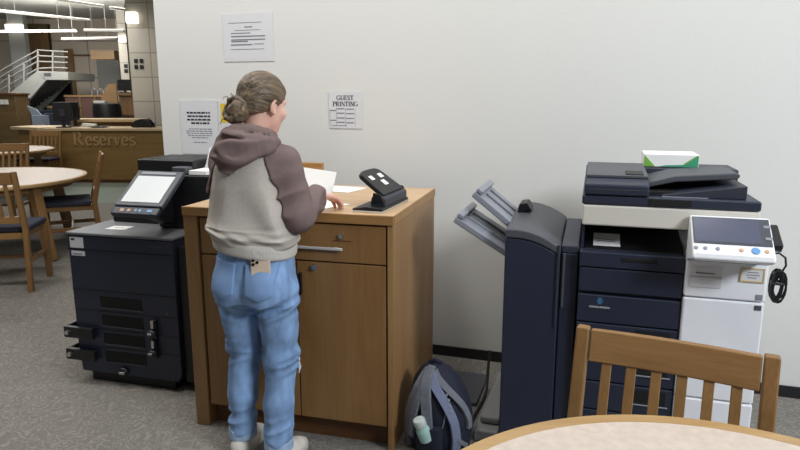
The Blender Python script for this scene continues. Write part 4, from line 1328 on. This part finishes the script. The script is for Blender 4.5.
def hand(F, w, dirv, upv, s):
    """palm down hand: w wrist, dirv finger direction, s=+1 right / -1 left"""
    d = np.array(dirv, float); d /= np.linalg.norm(d)
    u = np.array(upv, float); u -= d * (u @ d); u /= np.linalg.norm(u)
    r = np.cross(d, u) * s            # towards the little finger
    w = np.array(w, float)
    lat = (-.027, -.009, .009, .025)
    for q, ln in zip(lat, (.083, .087, .083, .076)):
        F.cap(w + r * q * .55 + d * .004, w + r * q + d * ln, .0135, .0105, .012)
    seg = ((.040, .024, .019), (.044, .027, .020), (.041, .025, .019), (.032, .020, .017))
    for q, ln, sg, sp in zip(lat, (.083, .087, .083, .076), seg, (-.10, -.03, .05, .13)):
        p = w + r * q + d * ln
        a = R(12)
        for j, L_ in enumerate(sg):
            dd = (d * math.cos(a) - u * math.sin(a)) + r * sp * .6
            dd /= np.linalg.norm(dd)
            n_ = p + dd * L_
            F.cap(p, n_, (.0095, .0085, .0078)[j], (.0085, .0078, .0066)[j], .004)
            p = n_; a += R((24, 20, 0)[j])
    p0 = w - r * .018 + d * .018 - u * .004
    p1 = w - r * .046 + d * .050 - u * .012
    p2 = p1 + d * .030 - r * .006 - u * .006
    p3 = p2 + d * .023 + r * .002 - u * .005
    F.cap(p0, p1, .0145, .0115, .012); F.cap(p1, p2, .0105, .0092, .005); F.cap(p2, p3, .009, .0072, .004)


hand(B, WRR, (.42, 1, -.26), (0, .2, 1), 1)
hand(B, WRL, (.35, .9, -.12), (.35, .1, .95), -1)
body = B.build('body', M['skin'], me_)
for s in (-1, 1):
    q = hp_(s * .029, .066, .008)
    e = MB().ell((0, 0, 0), (.0105, .0105, .0105)).build('eye', M['eye'], me_, loc=tuple(q), rot=HR.to_euler())
    MB().ell((0, .0095, -.001), (.005, .0028, .005)).build('iris', M['lens'], e)

# ------------------------------------------------------------------ hair (built in the head's own frame)
Hh = Field((-.12, -.20, -.16), (.12, .12, .15), .0034)
Hh.ell((0, -.016, .034), (.082, .102, .09), None, .01)
Hh.ell((0, -.06, -.02), (.066, .055, .06), None, .03)
def hairline(x, y, z):
    # keeps what lies behind a line from forehead to ear, and above the nape
    f = (y - .012) * .80 - (z + .012) * .60 + np.abs(x) * .0
    g = -.034 + .42 * (y + .02) - z
    return np.maximum(f, g)
Hh.apply(hairline, (-.15, -.25, -.2), (.15, .15, .2), .006, 'i')
for s in (-1, 1):
    Hh.ell((s * .082, -.006, -.010), (.010, .014, .026), None, .006, 's')
def strands(x, y, z):
    ph = np.arctan2(x, z + .05)
    d = np.sqrt(x * x + (y + .11) ** 2 + (z + .06) ** 2)
    return .0010 * np.sin(38 * ph + 14 * y + 3.0 * np.sin(22 * d)) + .0008 * np.sin(71 * ph + 30 * y + 1.0) + .0018 * wn(x * 2, y * .5, z * 2, 40)
Hh.disp(strands)
bn = np.array((-.008, -.102, -.060))
Hh2 = Field((-.12, -.20, -.16), (.12, .12, .15), .0034)
Hh2.ell(bn, (.046, .042, .047), None, .01)
rb_ = random.Random(11)
for i in range(9):
    a0 = rb_.uniform(0, 6.28); tilt = rb_.uniform(-.6, .6); rad = rb_.uniform(.032, .047)
    prev = None
    e1 = np.array((math.cos(a0), .25 * math.sin(a0), math.sin(a0))); e2 = np.array((-math.sin(a0), tilt, math.cos(a0)))
    for j in range(8):
        t = j / 7 * rb_.uniform(3.6, 4.0)
        q = bn + rad * (e1 * math.cos(t) + e2 * math.sin(t)) + np.array((0, -.008, 0))
        if prev is not None: Hh2.cap(prev, q, .0085, .0085, .004)
        prev = q
def curl(x, y, z):
    return .0012 * np.sin(170 * x + 60 * z) + .003 * wn(x, y, z, 95)
Hh2.disp(curl)
Hh.D = np.minimum(Hh.D, Hh2.D)
hair = Hh.build('hair', M['hair'], me_)
hair.location = tuple(HC); hair.rotation_euler = HR.to_euler()
def wisp(pts, r=.0016):
    MB().tube(pts, [r, r * 1.1, r * .9, r * .4], 6).build('loose_strand', M['hair'], hair)
wisp([(-.03, -.12, -.03), (-.045, -.14, -.012), (-.045, -.155, -.02), (-.035, -.16, -.035)])
wisp([(-.01, -.125, -.015), (-.015, -.145, -.002), (.0, -.155, -.012), (.01, -.15, -.03)])
wisp([(-.04, -.11, -.08), (-.06, -.13, -.1), (-.055, -.14, -.12), (-.04, -.145, -.125)])

# ------------------------------------------------------------------ hoodie
HOOD = [(.915, .006, -.012, .164, .138), (.96, .006, -.016, .177, .156), (1.02, .004, -.012, .176, .154), (1.10, .0, -.006, .172, .147), (1.20, -.004, -.002, .168, .140), (1.28, .0, .0, .158, .124), (1.34, .006, -.004, .122, .098), (1.39, .012, -.004, .078, .075), (1.415, .014, .0, .066, .066)]
def folds(x, y, z):
    u = x * .86 + z * .5; v = -x * .5 + z * .86
    a = .011 * ridge(wn(u * 1.6, y, v * .45, 20)) * gs(z, 1.06, .16)
    b = .009 * ridge(wn(x * .5, y * .5, z * 2.0, 34)) * gs(z, .975, .05)
    c = .004 * wn(x, y, z, 26)
    e = .004 * np.sin(95 * (z + .35 * x) + 3 * np.sin(14 * x)) * gs(z, .96, .035)
    return -(a + b + c) * .8 + e + .002
T_ = Field((-.23, -.22, .9), (.24, .2, 1.45), .0055)
T_.sect(HOOD, .02)
T_.disp(folds)
hoodie = T_.build('hoodie', M['hood_light'], me_, label='oatmeal body of the hoodie')
def ride(o):
    """the hem rides up towards the left hip"""
    n_ = len(o.data.vertices); co = np.empty(n_ * 3, np.float32)
    o.data.vertices.foreach_get('co', co); co = co.reshape(-1, 3)
    t = np.clip((1.10 - co[:, 2]) / .16, 0, 1); t = t * t * (3 - 2 * t)
    co[:, 2] += t * (.056 - .13 * co[:, 0])
    o.data.vertices.foreach_set('co', co.ravel()); o.data.update()


ride(hoodie)
T_ = Field((-.23, -.22, .87), (.24, .2, .96), .005)
T_.sect([(.882, .006, -.012, .160, .134), (.892, .006, -.013, .167, .141), (.925, .006, -.013, .169, .143), (.942, .006, -.013, .165, .140)], .01, e=2.25)
T_.disp(lambda x, y, z: .0012 * np.sin(np.arctan2(x, y + .012) * 90))
ride(T_.build('hem_band', M['hood_rib'], hoodie))
for s, S_, E_, W_ in ((1, SHR, ELR, WRR), (-1, SHL, ELL_, WRL)):
    F = Field((-.34, -.22, .95), (.36, .36, 1.45), .0055)
    F.sect(HOOD, .02, grow=.0045)
    def plane(x, y, z, s=s):
        xl = .058 + np.clip(1.42 - z, 0, .6) * .40
        return (xl - s * x) * .93 + np.maximum(0, 1.0 - z) + 0 * y
    F.apply(plane, (-.4, -.3, .9), (.4, .4, 1.5), .006, 'i')
    def zcut(x, y, z): return (1.10 - z) + 0 * x + 0 * y
    F.apply(zcut, (-.4, -.3, .9), (.4, .4, 1.5), .02, 'i')
    E2 = np.array(E_); S2 = np.array(S_); W2 = np.array(W_)
    F.chain([S2 + (-s * .012, 0, -.008), E2], [.068, .060], .035)
    F.chain([E2, E2 * .25 + W2 * .75, E2 * .08 + W2 * .92], [.060, .049, .045], .03)
    fd = (W2 - E2) / np.linalg.norm(W2 - E2)
    def sf(x, y, z, E2=E2, W2=W2, fd=fd, s=s):
        t = (x - E2[0]) * fd[0] + (y - E2[1]) * fd[1] + (z - E2[2]) * fd[2]
        low = gs(z, E2[2] + .02, .12)
        return -.009 * ridge(wn(x * .6, y * 1.3, z * 1.3, 30)) * low - .003 * wn(x, y, z, 38) + .0035 * np.sin(80 * t + 14 * z + 3 * np.sin(40 * x)) * gs(t, .19, .05)
    F.disp(sf)
    sl = F.build('sleeve', M['taupe'], hoodie, label='taupe raglan sleeve')
    C_ = Field(tuple(W2 - .09), tuple(W2 + .09), .004)
    C_.chain([E2 * .12 + W2 * .88, E2 * .0 + W2 * 1.0], [.041, .036], .005)
    # hollow mouth
    C_.cap(W2 + fd * .012, W2 + fd * .06, .029, .03, .004, 's')
    C_.build('cuff', M['taupe'], sl)
# the hood lying on the back
G = Field((-.2, -.25, 1.22), (.21, .17, 1.5), .005)
def arcp(r, ry, z0, z1, a0, a1, n, cy=-.015):
    pts = []
    for i in range(n + 1):
        a = R(a0 + (a1 - a0) * i / n); u = math.sin(math.pi * i / n)
        pts.append((r * math.sin(a) + .008, cy - ry * math.cos(a), z0 + (z1 - z0) * u))
    return pts
G.chain(arcp(.080, .085, 1.385, 1.42, -125, 125, 14), [.024] * 15, .012)
G.chain(arcp(.098, .112, 1.372, 1.392, -95, 95, 12), [.026] * 13, .010)
G.chain(arcp(.102, .134, 1.36, 1.358, -72, 72, 10), [.027] * 11, .010)
G.ell((-.008, -.130, 1.345), (.088, .046, .060), None, .03)
G.ell((-.012, -.148, 1.310), (.054, .034, .040), None, .03)
G.cap((-.07, -.15, 1.40), (.05, -.155, 1.395), .012, .010, .015, 's')
G.cap((-.085, -.17, 1.345), (.055, -.19, 1.33), .007, .006, .012, 's')
G.cap((-.06, -.185, 1.30), (.065, -.175, 1.345), .005, .005, .012, 's')
G.cap((.05, -.135, 1.42), (.11, -.06, 1.40), .008, .006, .012, 's')
G.cap((.014, .0, 1.36), (.03, .03, 1.55), .058, .062, .01, 's')
G.disp(lambda x, y, z: -.009 * ridge(wn(x * .8, y, z * 1.5 + .4 * x, 36)) * gs(y, -.15, .09))
G.build('hood', M['taupe'], hoodie, label='taupe hood lying on the back')
MB().tube([(.10, .075, 1.36), (.105, .118, 1.30), (.10, .135, 1.2), (.10, .14, 1.12)], .003, 6).build('drawcord', M['hood_rib'], hoodie)

# ------------------------------------------------------------------ jeans
J = Field((-.24, -.24, .075), (.25, .2, 1.0), .0055)
J.sect([(.735, 0, -.012, .160, .122), (.79, .002, -.012, .163, .134), (.85, .004, -.01, .161, .131), (.91, .005, -.008, .153, .122), (.955, .005, -.006, .152, .116), (.985, .005, -.006, .150, .114)], .03, e=2.35)
for s in (-1, 1):
    J.ell((s * .075, -.072, .805), (.076, .076, .082), None, .035)
for H_, K_, A_ in ((HIPR, KNR, ANR), (HIPL, KNL, ANL)):
    h_ = np.array(H_); k_ = np.array(K_); a_ = np.array(A_)
    J.chain([(h_[0] * 1.0, -.010, .765), tuple(h_ * .45 + k_ * .55 + (0, 0, -.0)), tuple(k_)], [.088, .078, .068], .03)
    J.chain([tuple(k_), tuple(k_ * .5 + a_ * .5 + (0, -.008, 0)), tuple(a_ + (0, 0, .035))], [.067, .060, .057], .03)
J.cap((0, -.165, .86), (0, -.15, .72), .005, .009, .02, 's')
def jf(x, y, z):
    ax = np.abs(x)
    b = -.009 * ridge(wn(x * .9, y * .7, z * 1.7, 36)) * gs(z, .49, .07)
    c = -.009 * ridge(wn(x * .6, y * .6, z * 1.8 - ax * .5, 38)) * gs(z, .70, .05)
    d = -.008 * ridge(wn(x, y, z * 1.6, 34)) * gs(z, .17, .06)
    e = .003 * wn(x, y, z, 30)
    g = .004 * gs(z + .25 * ax, .735, .012) * gs(y, -.12, .08)
    return b + c + d + e + g
J.disp(jf)
jeans = J.build('jeans', M['denim'], me_)
for (A_, K_) in ((ANR, KNR), (ANL, KNL)):
    C_ = Field((A_[0] - .1, A_[1] - .1, .06), (A_[0] + .1, A_[1] + .1, .145), .004)
    k_ = np.array(K_); a_ = np.array(A_); up = (k_ - a_) / np.linalg.norm(k_ - a_)
    cc = a_ + up * .0
    def ringc(x, y, z, cc=cc, up=up):
        zz = z - cc[2]
        cx = cc[0] + up[0] / up[2] * zz; cy = cc[1] + up[1] / up[2] * zz
        rr_ = np.sqrt((x - cx) ** 2 + (y - cy) ** 2)
        return np.maximum(np.maximum(rr_ - .0615 - .0015 * np.sin(6 * np.arctan2(y - cy, x - cx)), .047 - rr_), np.abs(z - .104) - .021)
    C_.apply(ringc, (A_[0] - .1, A_[1] - .1, .07), (A_[0] + .1, A_[1] + .1, .14), .004)
    C_.build('rolled_cuff', M['denim_cuff'], jeans)
# back pockets: shell of the jeans over a shield shaped patch
for s in (-1, 1):
    Pk = Field((s * .082 - .075, -.24, .72), (s * .082 + .075, -.02, .95), .0045)
    w = J.win((s * .082 - .075, -.24, .66), (s * .082 + .075, -.02, .875), 0)
    # resample the jeans field on the finer grid by trilinear lookup
    gx = (Pk.ax[0] - J.lo[0]) / J.h; gy = (Pk.ax[1] - J.lo[1]) / J.h; gz = (Pk.ax[2] - J.lo[2]) / J.h
    ix, iy, iz = [np.clip(g.astype(int), 0, J.n[i] - 2) for i, g in enumerate((gx, gy, gz))]
    fx, fy, fz = gx - ix, gy - iy, gz - iz
    def at_(a, b, c): return J.D[np.ix_(ix + a, iy + b, iz + c)]
    Dj = 0
    for a in (0, 1):
        for b in (0, 1):
            for c in (0, 1):
                Dj = Dj + at_(a, b, c) * (fx if a else 1 - fx)[:, None, None] * (fy if b else 1 - fy)[None, :, None] * (fz if c else 1 - fz)[None, None, :]
    x = Pk.ax[0][:, None, None]; y = Pk.ax[1][None, :, None]; z = Pk.ax[2][None, None, :]
    xx = np.abs(x - s * .082)
    shape = np.maximum(np.maximum(xx - .060 + (.89 - z) * .06, z - .915 - .06 * (x - s * .082) * s), (.765 + xx * .42) - z)
    Pk.D = np.maximum(np.maximum(Dj - (.0095 if s > 0 else .0045), y + .05), shape + 0 * y).astype(np.float32)
    pk_ = Pk.build('back_pocket', M['denim_pocket'], jeans)

# frayed tear at the right knee
for k in range(6):
    MB().tube([(.142 + .002 * k, .055 + .006 * (k % 3), .475 - .011 * k), (.153, .05 + .006 * (k % 2), .468 - .011 * k), (.158 - .003 * (k % 2), .038, .455 - .011 * k)], .0032, 6).build('frayed_thread', M['stitch'], jeans)

# ------------------------------------------------------------------ shoes
for A_, out in ((ANR, 1), (ANL, -1)):
    th = R(14) if out > 0 else 0.0
    F = Field((-.07, -.085, .0), (.07, .215, .125), .004)
    F.ell((0, -.025, .045), (.038, .045, .05), None, .02)
    F.ell((0, .075, .030), (.044, .115, .040), None, .02)
    F.cap((0, .02, .060), (0, .12, .035), .030, .028, .03)
    F.cap((0, -.01, .075), (0, -.01, .14), .030, .036, .008, 's')
    F.apply(lambda x, y, z: (.018 - z) + 0 * x + 0 * y, (-.1, -.1, -.05), (.1, .3, .2), .002, 'i')
    F.disp(lambda x, y, z: .0014 * np.sin(120 * y) * gs(y, .10, .05) * (z > .04))
    o_ = F.build('shoe', M['shoe'], me_)
    o_.location = (A_[0], A_[1] - .005, 0.0); o_.rotation_euler = (0, 0, -th)
    pts = []
    for i in range(36):
        a = 2 * math.pi * i / 36
        yy = .065 + .132 * math.sin(a); xx = (.040 + .010 * (math.sin(a) > -.2) * max(0, math.sin(a) + .2) * (1 - max(0, math.sin(a)) ** 3)) * math.cos(a)
        pts.append((xx, yy))
    MB().prism(pts, 'z', .0, .021).build('sole', M['sole'], o_, .004)
    for k in range(4):
        y_ = .045 + .022 * k; z_ = .0865 - .014 * k
        MB().tube([(-.022, y_, z_ - .010), (0, y_ + .004, z_ + .004), (.022, y_, z_ - .010)], .0025, 6).build('lace', M['shoe'], o_)

# ------------------------------------------------------------------ phone in the right back pocket
def onP(x, y, z): return Vector((PX + x * math.cos(PA) + y * math.sin(PA), PY_ - x * math.sin(PA) + y * math.cos(PA), z))


ph = thing('smartphone', 'pale gold smartphone standing in the right back pocket of the jeans', 'phone', onP(.088, -.1345, .852), -PA + R(17))
Mt = Matrix.Rotation(R(-4), 4, 'X')
MB().box(-.038, -.004, 0, .038, .004, .092, Mt).build('case', M['phone'], ph, .004, 3)
MB().box(-.034, -.0062, .056, -.002, -.0042, .088, Mt).build('camera_bump', M['phone'], ph, .002)
for x, z in ((-.026, .080), (-.026, .064), (-.011, .072)):
    MB().cyl(Mt @ Vector((x, -.0063, z)), Mt @ Vector((x, -.009, z)), .0062, seg=16).build('lens', M['lens'], ph)

# ------------------------------------------------------------------ the sheet in the left hand
t = paper('white printed page held upright, curling, in front of the hoodie', .475, .30, CH + .03, 10, w=.25, h=.22, curl=.05, tilt=50)
t.rotation_euler[1] = R(10)
# ================================================================== camera, world, lamps
cam = bpy.data.cameras.new('camera'); co = bpy.data.objects.new('camera', cam); COL.objects.link(co)
co.location = (0, 0, CAM_H); co.rotation_euler = (R(90) - CAM_P, 0, 0)
cam.sensor_width = 36.0; cam.lens = CAM_F / 800 * 36.0; cam.clip_start = .02; cam.clip_end = 100
SC.camera = co

w = bpy.data.worlds.new('world'); w.use_nodes = True; SC.world = w
bg = w.node_tree.nodes['Background']; bg.inputs['Color'].default_value = (.93, .96, 1.0, 1); bg.inputs['Strength'].default_value = .12


def area(name, loc, sx, sy, power, col=(1, .97, .92), rot=(0, 0, 0)):
    l = bpy.data.lights.new(name, 'AREA'); l.shape = 'RECTANGLE'; l.size = sx; l.size_y = sy; l.energy = power; l.color = col
    o = bpy.data.objects.new(name, l); COL.objects.link(o); o.location = loc; o.rotation_euler = rot
    return o


def aim(o, p):
    o.rotation_euler = (Vector(p) - o.location).to_track_quat('-Z', 'Y').to_euler()


area('overhead_light', (-.75, 2.35, 3.9), .5, 1.6, 39, (1, .99, .95))
area('overhead_light', (-3.0, 3.4, 3.9), 2.6, .5, 70, (1, .97, .93))
aim(area('overhead_light', (3.25, -.9, 3.35), 1.4, .9, 172, (.90, .95, 1)), (.2, 2.9, .7))  # added key light standing in for cool daylight from the front right
area('overhead_light', (.8, .9, 3.9), 1.4, .5, 8)
area('overhead_light', (1.1, 2.6, 3.9), 1.4, .4, 17)  # added to brighten the upper wall, no fitting known here
area('overhead_light', (-4.5, 6.5, 3.9), 2.4, .6, 60)
area('overhead_light', (-6.2, 9.6, 3.9), 2.4, .6, 60)
area('overhead_light', (-7.0, 13.0, 3.3), 2.4, .5, 60)
area('overhead_light', (-9.0, 16.5, 3.3), 3.0, .5, 80)
area('uplight', (-8.0, 15.0, 3.4), 3.5, 3.0, 40, rot=(R(180), 0, 0))

aim(area('far_wall_fill', (-8.5, 15.0, 3.5), 3.0, .6, 45), (-10.5, 20, 1.8))  # fill light added to brighten the far wall, no fitting behind it

SC.view_settings.view_transform = 'Standard'
try: SC.view_settings.look = 'None'
except Exception: pass
SC.view_settings.gamma = 1; SC.view_settings.use_curve_mapping = False
SC.view_settings.exposure = 0.0
SC.cycles.use_denoising = True
SC.cycles.max_bounces = 8
SC.cycles.sample_clamp_indirect = 8
